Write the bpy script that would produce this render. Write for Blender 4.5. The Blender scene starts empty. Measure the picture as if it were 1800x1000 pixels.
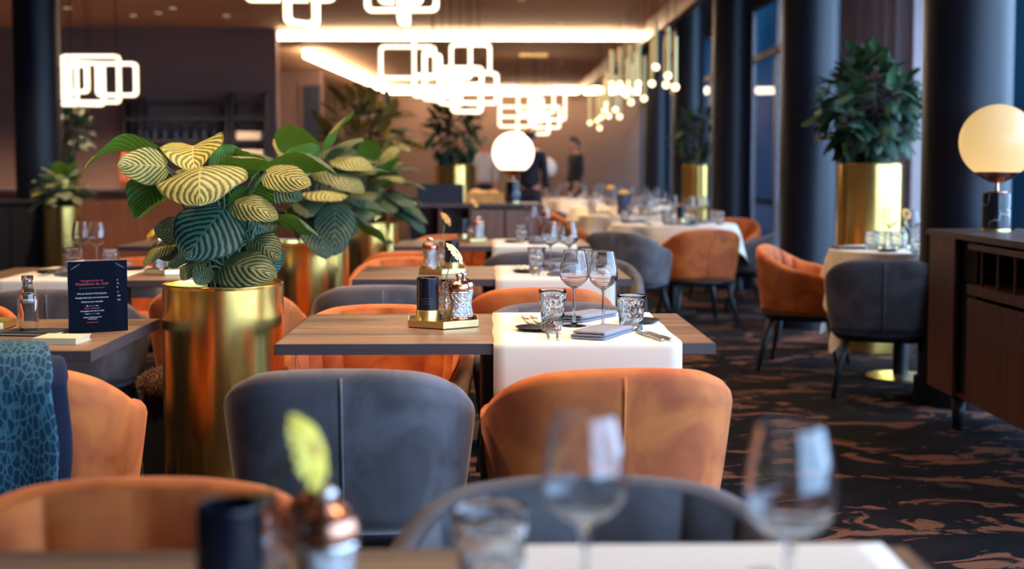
import bpy, bmesh, math, random
from mathutils import Vector, Matrix
random.seed(7)
S = bpy.context.scene
COL = S.collection
PI = math.pi
# ------------------------------------------------------------------ camera
CAM_H, FPX, CX, CY = 1.23, 2293.0, 900.0, 430.0
PITCH, YAW = math.radians(3.4), math.radians(1.074)
cam_d = bpy.data.cameras.new('camera')
cam = bpy.data.objects.new('camera', cam_d)
COL.objects.link(cam)
S.camera = cam
cam.location = (0, 0, CAM_H)
cam.rotation_euler = (PI / 2 - PITCH, 0, -YAW)
cam_d.sensor_width = 36
cam_d.lens = FPX / 1800 * 36
cam_d.shift_y = -(500 - CY) / 1800
cam_d.clip_start = 0.05
cam_d.clip_end = 200
cam_d.dof.use_dof = True
cam_d.dof.focus_distance = 3.85
cam_d.dof.aperture_fstop = 2.15
CF = Vector((math.sin(YAW) * math.cos(PITCH), math.cos(YAW) * math.cos(PITCH), -math.sin(PITCH)))
CR = Vector((math.cos(YAW), -math.sin(YAW), 0))
CU = CR.cross(CF)


def P(px, py, Y):
    """world point on the photo's pixel (px,py) at depth Y"""
    d = CF * FPX + CR * (px - CX) + CU * (CY - py)
    return Vector((0, 0, CAM_H)) + d * (Y / d.y)


def G(px, py, z):
    """world point on the photo's pixel (px,py) at height z"""
    d = CF * FPX + CR * (px - CX) + CU * (CY - py)
    return Vector((0, 0, CAM_H)) + d * ((z - CAM_H) / d.z)


# ------------------------------------------------------------------ view + world
S.view_settings.view_transform = 'Standard'
S.view_settings.look = 'None'
S.view_settings.exposure = 0.0
S.view_settings.gamma = 1.0
S.view_settings.use_curve_mapping = False
S.cycles.sample_clamp_indirect = 4.0
S.cycles.blur_glossy = 0.6
S.cycles.max_bounces = 12
S.cycles.transparent_max_bounces = 24
W = bpy.data.worlds.new('world')
S.world = W
W.use_nodes = True
wb = W.node_tree.nodes['Background']
wb.inputs[0].default_value = (0.76, 0.86, 1.0, 1)
wb.inputs[1].default_value = 15.0

ROOM_L, ROOM_R, ROOM_N, ROOM_F, CEIL = -9.0, 3.9, -4.0, 33.0, 3.2
DOWN_W = 190.0


# ------------------------------------------------------------------ materials
def srgb(r, g, b):
    def f(c):
        c /= 255.0
        return c / 12.92 if c <= 0.04045 else ((c + 0.055) / 1.055) ** 2.4
    return (f(r), f(g), f(b), 1)


def nodes(name):
    m = bpy.data.materials.new(name)
    m.use_nodes = True
    nt = m.node_tree
    return m, nt, nt.nodes['Principled BSDF'], nt.nodes['Material Output']


def mat(name, col, rough=0.5, metal=0.0, vary=0.0, scale=8.0, bump=0.0, stretch=(1, 1, 1), **kw):
    m, nt, b, out = nodes(name)
    b.inputs['Base Color'].default_value = col
    b.inputs['Roughness'].default_value = rough
    b.inputs['Metallic'].default_value = metal
    for k, v in kw.items():
        b.inputs[k.replace('_', ' ')].default_value = v
    if vary or bump:
        tc = nt.nodes.new('ShaderNodeTexCoord')
        mp = nt.nodes.new('ShaderNodeMapping')
        mp.inputs['Scale'].default_value = stretch
        nz = nt.nodes.new('ShaderNodeTexNoise')
        nz.inputs['Scale'].default_value = scale
        nz.inputs['Detail'].default_value = 5
        nt.links.new(tc.outputs['Object'], mp.inputs[0])
        nt.links.new(mp.outputs[0], nz.inputs['Vector'])
        if vary:
            rp = nt.nodes.new('ShaderNodeValToRGB')
            rp.color_ramp.elements[0].position = 0.3
            rp.color_ramp.elements[1].position = 0.7
            rp.color_ramp.elements[0].color = [c * (1 - vary) for c in col[:3]] + [1]
            rp.color_ramp.elements[1].color = [min(1, c * (1 + vary)) for c in col[:3]] + [1]
            nt.links.new(nz.outputs['Fac'], rp.inputs[0])
            nt.links.new(rp.outputs[0], b.inputs['Base Color'])
        if bump:
            bp = nt.nodes.new('ShaderNodeBump')
            bp.inputs['Strength'].default_value = bump
            bp.inputs['Distance'].default_value = 0.01
            nt.links.new(nz.outputs['Fac'], bp.inputs['Height'])
            nt.links.new(bp.outputs[0], b.inputs['Normal'])
    return m


def velvet(name, col, light):
    m, nt, b, out = nodes(name)
    tc = nt.nodes.new('ShaderNodeTexCoord')
    n1 = nt.nodes.new('ShaderNodeTexNoise')
    n1.inputs['Scale'].default_value = 7
    n1.inputs['Detail'].default_value = 6
    n1.inputs['Distortion'].default_value = 0.8
    rp = nt.nodes.new('ShaderNodeValToRGB')
    rp.color_ramp.elements[0].position = 0.35
    rp.color_ramp.elements[1].position = 0.72
    rp.color_ramp.elements[0].color = col
    rp.color_ramp.elements[1].color = light
    nt.links.new(tc.outputs['Object'], n1.inputs['Vector'])
    nt.links.new(n1.outputs['Fac'], rp.inputs[0])
    nt.links.new(rp.outputs[0], b.inputs['Base Color'])
    b.inputs['Roughness'].default_value = 0.75
    b.inputs['Sheen Weight'].default_value = 0.55
    b.inputs['Sheen Roughness'].default_value = 0.35
    b.inputs['Sheen Tint'].default_value = [min(1, c * 1.5 + 0.2) for c in light[:3]] + [1]
    return m


def emit(name, col, s):
    m, nt, b, out = nodes(name)
    b.inputs['Base Color'].default_value = (0.8, 0.8, 0.8, 1)
    b.inputs['Emission Color'].default_value = col
    b.inputs['Emission Strength'].default_value = s
    return m


def wood(name, c1, c2, scale=3.0, rough=0.45, axis='x'):
    m, nt, b, out = nodes(name)
    tc = nt.nodes.new('ShaderNodeTexCoord')
    mp = nt.nodes.new('ShaderNodeMapping')
    mp.inputs['Scale'].default_value = {'x': (0.6, 12, 12), 'z': (14, 14, 0.5), 'y': (14, 0.5, 14)}[axis]
    nz = nt.nodes.new('ShaderNodeTexNoise')
    nz.inputs['Scale'].default_value = scale
    nz.inputs['Detail'].default_value = 8
    nz.inputs['Roughness'].default_value = 0.65
    nz.inputs['Distortion'].default_value = 0.6
    rp = nt.nodes.new('ShaderNodeValToRGB')
    rp.color_ramp.elements[0].position = 0.3
    rp.color_ramp.elements[1].position = 0.7
    rp.color_ramp.elements[0].color = c1
    rp.color_ramp.elements[1].color = c2
    bp = nt.nodes.new('ShaderNodeBump')
    bp.inputs['Strength'].default_value = 0.15
    bp.inputs['Distance'].default_value = 0.003
    L = nt.links.new
    L(tc.outputs['Object'], mp.inputs[0]); L(mp.outputs[0], nz.inputs['Vector'])
    L(nz.outputs['Fac'], rp.inputs[0]); L(rp.outputs[0], b.inputs['Base Color'])
    L(nz.outputs['Fac'], bp.inputs['Height']); L(bp.outputs[0], b.inputs['Normal'])
    b.inputs['Roughness'].default_value = rough
    return m


def carpet():
    m, nt, b, out = nodes('patterned carpet')
    L = nt.links.new
    tc = nt.nodes.new('ShaderNodeTexCoord')

    def layer(sc, stretch, lo, hi, off):
        mp = nt.nodes.new('ShaderNodeMapping')
        mp.inputs['Scale'].default_value = stretch
        mp.inputs['Location'].default_value = (off, off * 2, 0)
        n = nt.nodes.new('ShaderNodeTexNoise')
        n.inputs['Scale'].default_value = sc
        n.inputs['Detail'].default_value = 5
        n.inputs['Roughness'].default_value = 0.62
        n.inputs['Distortion'].default_value = 1.1
        r = nt.nodes.new('ShaderNodeValToRGB')
        r.color_ramp.elements[0].position = lo
        r.color_ramp.elements[1].position = hi
        L(tc.outputs['Object'], mp.inputs[0]); L(mp.outputs[0], n.inputs['Vector']); L(n.outputs['Fac'], r.inputs[0])
        return r.outputs[0]

    def mix(f, a, bcol):
        x = nt.nodes.new('ShaderNodeMix')
        x.data_type = 'RGBA'
        L(f, x.inputs['Factor'])
        if isinstance(a, tuple):
            x.inputs[6].default_value = a
        else:
            L(a, x.inputs[6])
        x.inputs[7].default_value = bcol
        return x.outputs[2]
    c = mix(layer(2.4, (0.8, 1.5, 1), 0.46, 0.52, 0), srgb(7, 7, 11), srgb(19, 14, 15))
    c = mix(layer(3.6, (0.7, 1.25, 1), 0.545, 0.57, 3.3), c, srgb(96, 62, 46))
    c = mix(layer(5.0, (0.9, 1.1, 1), 0.60, 0.63, 9.1), c, srgb(10, 10, 18))
    c = mix(layer(2.0, (1.0, 1.0, 1), 0.64, 0.67, 5.7), c, srgb(58, 50, 54))
    L(c, b.inputs['Base Color'])
    b.inputs['Roughness'].default_value = 0.95
    b.inputs['Specular IOR Level'].default_value = 0.1
    n = nt.nodes.new('ShaderNodeTexNoise')
    n.inputs['Scale'].default_value = 260
    bp = nt.nodes.new('ShaderNodeBump')
    bp.inputs['Strength'].default_value = 0.5
    bp.inputs['Distance'].default_value = 0.004
    L(tc.outputs['Object'], n.inputs['Vector']); L(n.outputs['Fac'], bp.inputs['Height']); L(bp.outputs[0], b.inputs['Normal'])
    return m


def glass(name, col=(1, 1, 1, 1), rough=0.0, ior=1.48):
    m, nt, b, out = nodes(name)
    b.inputs['Base Color'].default_value = col
    b.inputs['Roughness'].default_value = rough
    b.inputs['IOR'].default_value = ior
    b.inputs['Transmission Weight'].default_value = 1.0
    return m


def pane_glass(name, tint):
    m, nt, b, out = nodes(name)
    nt.nodes.remove(b)
    t = nt.nodes.new('ShaderNodeBsdfTransparent')
    t.inputs[0].default_value = tint
    g = nt.nodes.new('ShaderNodeBsdfGlossy')
    g.inputs['Roughness'].default_value = 0.02
    lw = nt.nodes.new('ShaderNodeLayerWeight')
    pw = nt.nodes.new('ShaderNodeMath'); pw.operation = 'POWER'; pw.inputs[1].default_value = 5.0
    fr = nt.nodes.new('ShaderNodeMath'); fr.operation = 'MULTIPLY_ADD'; fr.inputs[1].default_value = 0.15; fr.inputs[2].default_value = 0.025
    nt.links.new(lw.outputs['Facing'], pw.inputs[0]); nt.links.new(pw.outputs[0], fr.inputs[0])
    mx = nt.nodes.new('ShaderNodeMixShader')
    nt.links.new(fr.outputs[0], mx.inputs[0]); nt.links.new(t.outputs[0], mx.inputs[1]); nt.links.new(g.outputs[0], mx.inputs[2])
    nt.links.new(mx.outputs[0], out.inputs[0])
    return m


def leaf_mat(name, dark, band_dark, band_light, under, stripes=9.0, transl=0.22, dark_lit=None):
    """striped leaf: UV x runs along the midrib, UV y across; colour attribute Tint = how pale the bands of this leaf are"""
    m, nt, b, out = nodes(name)
    L = nt.links.new
    N = nt.nodes.new

    def math_(op, a, bb=None, cl=False):
        n = N('ShaderNodeMath'); n.operation = op; n.use_clamp = cl
        for i, v in enumerate((a, bb)):
            if v is None:
                continue
            if isinstance(v, (int, float)):
                n.inputs[i].default_value = v
            else:
                L(v, n.inputs[i])
        return n.outputs[0]

    def mixc(f, a, c):
        x = N('ShaderNodeMix'); x.data_type = 'RGBA'
        for i, v in ((0, f), (6, a), (7, c)):
            if isinstance(v, (tuple, int, float)):
                x.inputs[i].default_value = v
            else:
                L(v, x.inputs[i])
        return x.outputs[2]
    uv = N('ShaderNodeUVMap')
    sep = N('ShaderNodeSeparateXYZ')
    L(uv.outputs[0], sep.inputs[0])
    a = math_('ABSOLUTE', math_('SUBTRACT', math_('MULTIPLY', sep.outputs[1], 2.0), 1.0))
    c = math_('MULTIPLY', math_('SUBTRACT', sep.outputs[0], math_('MULTIPLY', math_('POWER', a, 1.15), 0.46)), stripes)
    nz = N('ShaderNodeTexNoise'); nz.inputs['Scale'].default_value = 9.0
    L(uv.outputs[0], nz.inputs['Vector'])
    c = math_('ADD', c, math_('MULTIPLY', nz.outputs['Fac'], 0.55))
    tri = math_('MULTIPLY', math_('PINGPONG', c, 0.5), 2.0)
    st = N('ShaderNodeMapRange'); st.interpolation_type = 'SMOOTHSTEP'
    st.inputs['From Min'].default_value = 0.26; st.inputs['From Max'].default_value = 0.66
    L(tri, st.inputs['Value'])
    edge = N('ShaderNodeMapRange'); edge.interpolation_type = 'SMOOTHSTEP'
    edge.inputs['From Min'].default_value = 0.99; edge.inputs['From Max'].default_value = 0.90
    L(a, edge.inputs['Value'])
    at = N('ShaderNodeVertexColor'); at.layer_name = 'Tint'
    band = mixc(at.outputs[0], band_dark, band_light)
    dk = mixc(at.outputs[0], dark, dark_lit or dark)
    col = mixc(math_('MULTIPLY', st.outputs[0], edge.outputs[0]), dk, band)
    rib = math_('LESS_THAN', a, 0.025)
    col = mixc(rib, col, band)
    geo = N('ShaderNodeNewGeometry')
    col = mixc(geo.outputs['Backfacing'], col, under)
    L(col, b.inputs['Base Color'])
    b.inputs['Roughness'].default_value = 0.45
    b.inputs['Specular IOR Level'].default_value = 0.28
    bp = N('ShaderNodeBump'); bp.inputs['Strength'].default_value = 0.5; bp.inputs['Distance'].default_value = 0.004
    L(tri, bp.inputs['Height']); L(bp.outputs[0], b.inputs['Normal'])
    tr = N('ShaderNodeBsdfTranslucent')
    L(col, tr.inputs[0])
    mx = N('ShaderNodeMixShader'); mx.inputs[0].default_value = transl
    L(b.outputs[0], mx.inputs[1]); L(tr.outputs[0], mx.inputs[2]); L(mx.outputs[0], out.inputs[0])
    return m


M = {}
M['carpet'] = carpet()
M['ceiling'] = mat('warm taupe ceiling', srgb(210, 162, 130), 0.7, vary=0.05, scale=1.5)
M['ceil_dark'] = mat('dark ceiling', srgb(40, 38, 44), 0.8)
M['wall'] = mat('taupe wall', srgb(118, 94, 82), 0.8, vary=0.06, scale=1.2)
M['wall_grey'] = mat('grey brown wall', srgb(124, 96, 90), 0.8, vary=0.05, scale=1.0)
M['navy'] = mat('navy paint', srgb(11, 16, 27), 0.45, vary=0.05, scale=3, Specular_IOR_Level=0.35)
M['navy_door'] = mat('navy door paint', srgb(26, 36, 62), 0.5)
M['bronze'] = mat('bronze trim', srgb(120, 88, 72), 0.4, 0.5)
M['window_frame'] = mat('dark bronze window frame', srgb(58, 44, 42), 0.45, 0.3)
M['pane'] = pane_glass('tinted window glass', (0.72, 0.86, 1.0, 1))
M['street'] = mat('dark street', srgb(22, 26, 34), 0.9, Specular_IOR_Level=0.0)
M['added_facade'] = mat('sky blocking dark facade', srgb(6, 20, 29), 0.9, vary=0.3, scale=0.5, Specular_IOR_Level=0.0)
M['orange'] = velvet('orange velvet', srgb(156, 68, 18), srgb(206, 110, 40))
M['grey'] = velvet('grey velvet', srgb(64, 58, 60), srgb(98, 92, 96))
M['black_metal'] = mat('black powder coat', srgb(20, 21, 26), 0.45, 0.3)
M['black_leg'] = mat('black stained wood', srgb(17, 17, 22), 0.45)
M['table_wood'] = wood('table oak', srgb(74, 54, 42), srgb(148, 114, 88), 1.5, 0.42)
M['table_edge'] = wood('table edge', srgb(52, 42, 44), srgb(66, 54, 54), 2.2, 0.5)
M['walnut'] = wood('dark walnut', srgb(74, 44, 36), srgb(108, 68, 52), 2.4, 0.4, 'z')
M['walnut_top'] = wood('dark walnut top', srgb(70, 52, 48), srgb(96, 72, 64), 2.4, 0.35, 'y')
M['linen'] = mat('white linen', srgb(216, 200, 178), 0.85, bump=0.025, scale=300, Sheen_Weight=0.2)
M['napkin'] = mat('grey napkin cloth', srgb(124, 124, 132), 0.9, bump=0.15, scale=400)
M['slate'] = mat('black stoneware', srgb(30, 28, 34), 0.4)
M['steel'] = mat('polished steel', (0.80, 0.78, 0.75, 1), 0.24, 1.0)
M['copper'] = mat('brushed copper', srgb(196, 138, 112), 0.24, 1.0, bump=0.1, scale=60, stretch=(1, 1, 8))
M['chrome_dots'] = mat('hammered steel', (0.70, 0.68, 0.67, 1), 0.12, 1.0, bump=1.0, scale=150)
M['brass'] = mat('polished brass', (0.82, 0.52, 0.14, 1), 0.23, 1.0, bump=0.12, scale=7, stretch=(1, 1, 0.12))
M['brass_satin'] = mat('satin brass', (0.80, 0.60, 0.26, 1), 0.32, 1.0)
M['black_gloss'] = mat('black gloss', srgb(16, 18, 28), 0.16)
M['faint_print'] = mat('grey print', srgb(60, 62, 74), 0.4)
M['glass'] = glass('clear glass')
M['soil'] = mat('potting soil', srgb(26, 20, 16), 1.0, bump=1.0, scale=60)
M['stem'] = mat('plant stem', srgb(58, 84, 44), 0.5)
M['stem_dark'] = mat('woody stem', srgb(48, 38, 28), 0.8)
M['flower_stem'] = mat('flower stem', srgb(132, 132, 62), 0.5)
M['petal_cream'] = mat('cream petals', srgb(238, 206, 138), 0.6, Subsurface_Weight=0.1)
M['petal_yellow'] = mat('yellow petals', srgb(216, 186, 62), 0.6)
M['petal_orange'] = mat('orange petals', srgb(206, 140, 60), 0.6)
M['flower_eye'] = mat('flower centre', srgb(140, 92, 28), 0.9)
M['calathea'] = leaf_mat('calathea leaf', srgb(10, 38, 32), srgb(62, 94, 80), srgb(190, 176, 92), srgb(72, 108, 34), 8.5, 0.22, srgb(92, 94, 40))  # high tint puts warm overhead light into the leaf colours
M['ficus'] = leaf_mat('ficus leaf', srgb(30, 54, 42), srgb(40, 68, 52), srgb(82, 104, 74), srgb(60, 88, 54), 5.0, 0.15)
M['fiddle'] = leaf_mat('fiddle leaf', srgb(58, 46, 30), srgb(66, 62, 36), srgb(206, 186, 100), srgb(120, 100, 46), 4.0, 0.3)  # yellow of the lit leaves is put into their colour
M['led'] = emit('warm white LED', (1.0, 0.84, 0.60, 1), 2.6)
M['strip'] = emit('warm cove light', (1.0, 0.72, 0.43, 1), 30.0)
M['bulb'] = emit('warm bulb', (1.0, 0.72, 0.36, 1), 4.0)
M['downlens'] = emit('downlight lens', (1.0, 0.74, 0.45, 1), 0.9)
M['marble'] = mat('black marble', srgb(14, 15, 24), 0.2, vary=0.4, scale=5)
_r = [n for n in M['marble'].node_tree.nodes if n.type == 'VALTORGB'][0].color_ramp
_r.elements[0].color = srgb(12, 13, 22); _r.elements[1].color = srgb(14, 15, 24)
for _p, _c in ((.485, srgb(12, 13, 22)), (.495, srgb(150, 150, 156)), (.505, srgb(13, 14, 22))):
    _e = _r.elements.new(_p); _e.color = _c
M['opal_off'] = mat('unlit opal glass', srgb(226, 206, 190), 0.25)
M['menu'] = mat('navy menu card', srgb(6, 9, 20), 0.6, Specular_IOR_Level=0.04)
M['menu_inside'] = mat('menu card inside', srgb(180, 156, 132), 0.7)
M['ink_red'] = mat('red ink', srgb(150, 42, 52), 0.6)
M['ink_white'] = mat('white ink', srgb(196, 196, 200), 0.6)
M['paper'] = mat('cream paper', srgb(198, 176, 138), 0.8)
M['cover_black'] = mat('black cover', srgb(24, 24, 32), 0.5)
M['denim'] = mat('navy wool', srgb(10, 18, 42), 0.95, vary=0.15, scale=12, bump=0.3)
M['skin'] = mat('skin', srgb(196, 132, 108), 0.5, Subsurface_Weight=0.05)
M['hair'] = mat('dark hair', srgb(40, 28, 24), 0.6)
M['suit_grey'] = mat('grey wool suit', srgb(82, 78, 82), 0.9, bump=0.2, scale=300)
M['suit_dark'] = mat('dark suit', srgb(22, 24, 38), 0.8)
M['shirt'] = mat('white shirt', srgb(200, 186, 180), 0.8)
M['fur'] = mat('brown fur', srgb(112, 76, 48), 0.9)
M['coat_black'] = mat('black coat', srgb(14, 14, 18), 0.8)
M['curtain'] = mat('mauve grey curtain', srgb(190, 168, 166), 0.85, vary=0.04, scale=4)
_m = M['curtain'].node_tree
_t = _m.nodes.new('ShaderNodeBsdfTranslucent'); _t.inputs[0].default_value = srgb(150, 134, 136)
_x = _m.nodes.new('ShaderNodeMixShader'); _x.inputs[0].default_value = .5
_m.links.new(_m.nodes['Principled BSDF'].outputs[0], _x.inputs[1]); _m.links.new(_t.outputs[0], _x.inputs[2]); _m.links.new(_x.outputs[0], _m.nodes['Material Output'].inputs[0])
M['terracotta'] = mat('terracotta', srgb(156, 84, 54), 0.7)
M['crate'] = mat('dark crate', srgb(24, 24, 36), 0.6)
M['brown_panel'] = wood('brown veneer', srgb(112, 74, 58), srgb(140, 98, 78), 2.0, .5, 'z')
M['straw'] = mat('woven straw', srgb(206, 140, 74), 0.8, vary=0.2, scale=30)
M['bread'] = mat('bread crust', srgb(214, 160, 90), 0.8, vary=0.2, scale=18)
M['bottle_dark'] = mat('dark bottle glass', srgb(28, 26, 30), 0.15)
M['white_box'] = mat('white porcelain', srgb(214, 196, 180), 0.4)
M['candle_blue'] = mat('slate blue glaze', srgb(72, 84, 110), 0.35)


def scarf_mat():
    m, nt, b, out = nodes('teal patterned scarf')
    L = nt.links.new
    tc = nt.nodes.new('ShaderNodeTexCoord')
    mp = nt.nodes.new('ShaderNodeMapping'); mp.inputs['Scale'].default_value = (74, 74, 34)
    v = nt.nodes.new('ShaderNodeTexVoronoi'); v.feature = 'DISTANCE_TO_EDGE'; v.inputs['Scale'].default_value = 1.0
    n = nt.nodes.new('ShaderNodeTexNoise'); n.inputs['Scale'].default_value = 6
    r = nt.nodes.new('ShaderNodeValToRGB')
    r.color_ramp.elements[0].position = 0.05; r.color_ramp.elements[0].color = srgb(58, 98, 106)
    r.color_ramp.elements[1].position = 0.13; r.color_ramp.elements[1].color = srgb(10, 46, 64)
    L(tc.outputs['Object'], mp.inputs[0]); L(mp.outputs[0], v.inputs['Vector']); L(v.outputs['Distance'], r.inputs[0])
    L(r.outputs[0], b.inputs['Base Color'])
    b.inputs['Roughness'].default_value = 0.9
    return m


M['scarf'] = scarf_mat()


def opal_lit():
    """a lit opal globe: the lamp inside sits low, so the glass glows most near its foot"""
    m, nt, b, out = nodes('lit opal globe')
    L = nt.links.new
    b.inputs['Base Color'].default_value = srgb(240, 214, 170)
    b.inputs['Roughness'].default_value = 0.15
    b.inputs['Emission Color'].default_value = (1.0, 0.70, 0.38, 1)
    b.inputs['Emission Strength'].default_value = 1.0
    return m


M['globe_bright'] = opal_lit()
M['globe_bright'].node_tree.nodes['Principled BSDF'].inputs['Emission Strength'].default_value = 2.6
M['globe_bright'].node_tree.nodes['Principled BSDF'].inputs['Emission Color'].default_value = (1.0, 0.83, 0.6, 1)


# ------------------------------------------------------------------ mesh helper
class MB:
    def __init__(s):
        s.v, s.f, s.uv, s.tint, s.mi, s.sm = [], [], [], [], [], []

    def vert(s, p):
        s.v.append(Vector(p)); return len(s.v) - 1

    def face(s, idx, uv=None, tint=0.0, mi=0, smooth=True):
        s.f.append(tuple(idx)); s.uv.append(uv); s.tint.append(tint); s.mi.append(mi); s.sm.append(smooth)

    def grid(s, rows, close_u=False, close_v=False, mi=0, smooth=True, uvs=None, tint=0.0):
        nu, nv = len(rows), len(rows[0])
        ids = [[s.vert(p) for p in r] for r in rows]
        for i in range(nu if close_u else nu - 1):
            for j in range(nv if close_v else nv - 1):
                i2, j2 = (i + 1) % nu, (j + 1) % nv
                uv = None
                if uvs:
                    uv = (uvs[i][j], uvs[i2][j], uvs[i2][j2], uvs[i][j2])
                s.face((ids[i][j], ids[i2][j], ids[i2][j2], ids[i][j2]), uv, tint, mi, smooth)
        return ids

    def box(s, c, d, rz=0.0, mi=0, bev=0.0):
        c = Vector(c); hx, hy, hz = d[0] / 2, d[1] / 2, d[2] / 2
        R = Matrix.Rotation(rz, 3, 'Z')
        if bev <= 0:
            q = [s.vert(c + R @ Vector((x * hx, y * hy, z * hz))) for z in (-1, 1) for x, y in ((-1, -1), (1, -1), (1, 1), (-1, 1))]
            for f in ((3, 2, 1, 0), (4, 5, 6, 7), (0, 1, 5, 4), (1, 2, 6, 5), (2, 3, 7, 6), (3, 0, 4, 7)):
                s.face([q[i] for i in f], mi=mi, smooth=False)
            return s
        bv = min(bev, hx * .95, hy * .95, hz * .95)
        rings = []
        for zz, ins in ((-hz, bv), (-hz + bv, 0), (hz - bv, 0), (hz, bv)):
            r = []
            for sx, sy in ((-1, -1), (1, -1), (1, 1), (-1, 1)):
                a = (sx * (hx - ins), sy * (hy - ins) if False else sy * (hy - bv))
                bpt = (sx * (hx - bv), sy * (hy - ins))
                pa = Vector((sx * (hx - ins), sy * (hy - bv), zz)) if ins == 0 else Vector((sx * (hx - bv), sy * (hy - bv), zz))
                pb = Vector((sx * (hx - bv), sy * (hy - ins), zz)) if ins == 0 else None
                if ins == 0:
                    r += ([pa, pb] if sx * sy < 0 else [pb, pa]) if True else []
                else:
                    r += [pa, pa.copy()]
            rings.append([c + R @ p for p in r])
        ids = [[s.vert(p) for p in r] for r in rings]
        for i in range(3):
            for j in range(8):
                s.face((ids[i][j], ids[i][(j + 1) % 8], ids[i + 1][(j + 1) % 8], ids[i + 1][j]), mi=mi, smooth=False)
        s.face(ids[0][::-1], mi=mi, smooth=False); s.face(ids[3], mi=mi, smooth=False)
        return s

    def lathe(s, prof, seg=32, c=(0, 0, 0), mi=0, smooth=True, jitter=0.0, jr=None, flat_from=None):
        c = Vector(c)
        if not jitter:
            # holding loops next to the ends of long profile segments keep sharp rims crisp under smooth shading
            full = [prof[0]]
            for (r0, z0), (r1, z1) in zip(prof, prof[1:]):
                ln = math.hypot(r1 - r0, z1 - z0)
                if ln > .008:
                    q = min(.0012, ln * .1) / ln
                    full += [(r0 + (r1 - r0) * q, z0 + (z1 - z0) * q), (r1 + (r0 - r1) * q, z1 + (z0 - z1) * q)]
                full.append((r1, z1))
            prof = full
        ids = []
        for k, (r, z) in enumerate(prof):
            if r < 1e-6:
                ids.append([s.vert(c + Vector((0, 0, z)))])
            else:
                row = []
                for j in range(seg):
                    a = 2 * PI * (j + (0.5 if (jitter and k % 2) else 0)) / seg
                    rr = r
                    if jitter and jr and jr[0] <= k <= jr[1]:
                        rr = r * (1 + random.uniform(-jitter, jitter))
                    row.append(s.vert(c + Vector((rr * math.cos(a), rr * math.sin(a), z))))
                ids.append(row)
        for k in range(len(ids) - 1):
            a, b = ids[k], ids[k + 1]
            sm = smooth and not (flat_from is not None and flat_from[0] <= k < flat_from[1])
            for j in range(seg):
                j2 = (j + 1) % seg
                if len(a) == 1 and len(b) == 1:
                    continue
                if len(a) == 1:
                    s.face((a[0], b[j2], b[j]), mi=mi, smooth=sm)
                elif len(b) == 1:
                    s.face((a[j], a[j2], b[0]), mi=mi, smooth=sm)
                elif sm:
                    s.face((a[j], a[j2], b[j2], b[j]), mi=mi, smooth=True)
                else:
                    s.face((a[j], a[j2], b[j2]), mi=mi, smooth=False); s.face((a[j], b[j2], b[j]), mi=mi, smooth=False)
        return s

    def tube(s, pts, rad, seg=8, mi=0, closed=False, cap=True, flat=None):
        pts = [Vector(p) for p in pts]
        n = len(pts)
        if not isinstance(rad, (list, tuple)):
            rad = [rad] * n
        rows = []
        up = None
        for i, p in enumerate(pts):
            t = (pts[(i + 1) % n] - pts[i - 1]) if closed else (pts[min(i + 1, n - 1)] - pts[max(i - 1, 0)])
            t.normalize()
            if up is None:
                up = Vector((0, 0, 1)) if abs(t.z) < 0.9 else Vector((1, 0, 0))
            x = t.cross(up).normalized(); y = x.cross(t).normalized()
            up = y
            rows.append([p + (x * math.cos(2 * PI * j / seg) + y * math.sin(2 * PI * j / seg)) * rad[i] for j in range(seg)])
        ids = s.grid(rows, close_u=closed, close_v=True, mi=mi)
        if cap and not closed:
            s.face(ids[0], mi=mi); s.face(ids[-1][::-1], mi=mi)
        return s

    def prism(s, poly, z0, z1, mi=0, smooth=False):
        a = [s.vert((x, y, z0)) for x, y in poly]; b = [s.vert((x, y, z1)) for x, y in poly]
        n = len(poly)
        s.face(a[::-1], mi=mi, smooth=False); s.face(b, mi=mi, smooth=False)
        for i in range(n):
            s.face((a[i], a[(i + 1) % n], b[(i + 1) % n], b[i]), mi=mi, smooth=smooth)
        return s

    def sphere(s, c, r, nu=16, nv=10, sc=(1, 1, 1), mi=0):
        prof = [(r * math.sin(PI * k / nv), -r * math.cos(PI * k / nv)) for k in range(nv + 1)]
        prof[0] = (0, -r); prof[-1] = (0, r)
        i0 = len(s.v)
        s.lathe(prof, nu, (0, 0, 0), mi)
        for i in range(i0, len(s.v)):
            p = s.v[i]; s.v[i] = Vector((p.x * sc[0] + c[0], p.y * sc[1] + c[1], p.z * sc[2] + c[2]))
        return s

    def build(s, name, m, parent=None, loc=None):
        me = bpy.data.meshes.new(name)
        me.from_pydata([tuple(p) for p in s.v], [], s.f)
        for mm in (m if isinstance(m, (list, tuple)) else [m]):
            me.materials.append(M[mm] if isinstance(mm, str) else mm)
        me.polygons.foreach_set('use_smooth', s.sm)
        me.polygons.foreach_set('material_index', s.mi)
        if any(u is not None for u in s.uv):
            me.uv_layers.new(name='UVMap')
            me.color_attributes.new('Tint', 'FLOAT_COLOR', 'CORNER')
            uvl, ca = me.uv_layers['UVMap'], me.color_attributes['Tint']
            for pi, poly in enumerate(me.polygons):
                u = s.uv[pi]; t = s.tint[pi]
                for k, li in enumerate(poly.loop_indices):
                    if u:
                        uvl.data[li].uv = u[k]
                    ca.data[li].color = (t, t, t, 1)
        me.update()
        o = bpy.data.objects.new(name, me)
        COL.objects.link(o)
        if parent is not None:
            o.parent = parent
        if loc is not None:
            o.location = loc
        return o


def tag(o, label, cat, group=None, kind=None):
    o['label'] = label
    o['category'] = cat
    if group:
        o['group'] = group
    if kind:
        o['kind'] = kind
    return o


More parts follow.
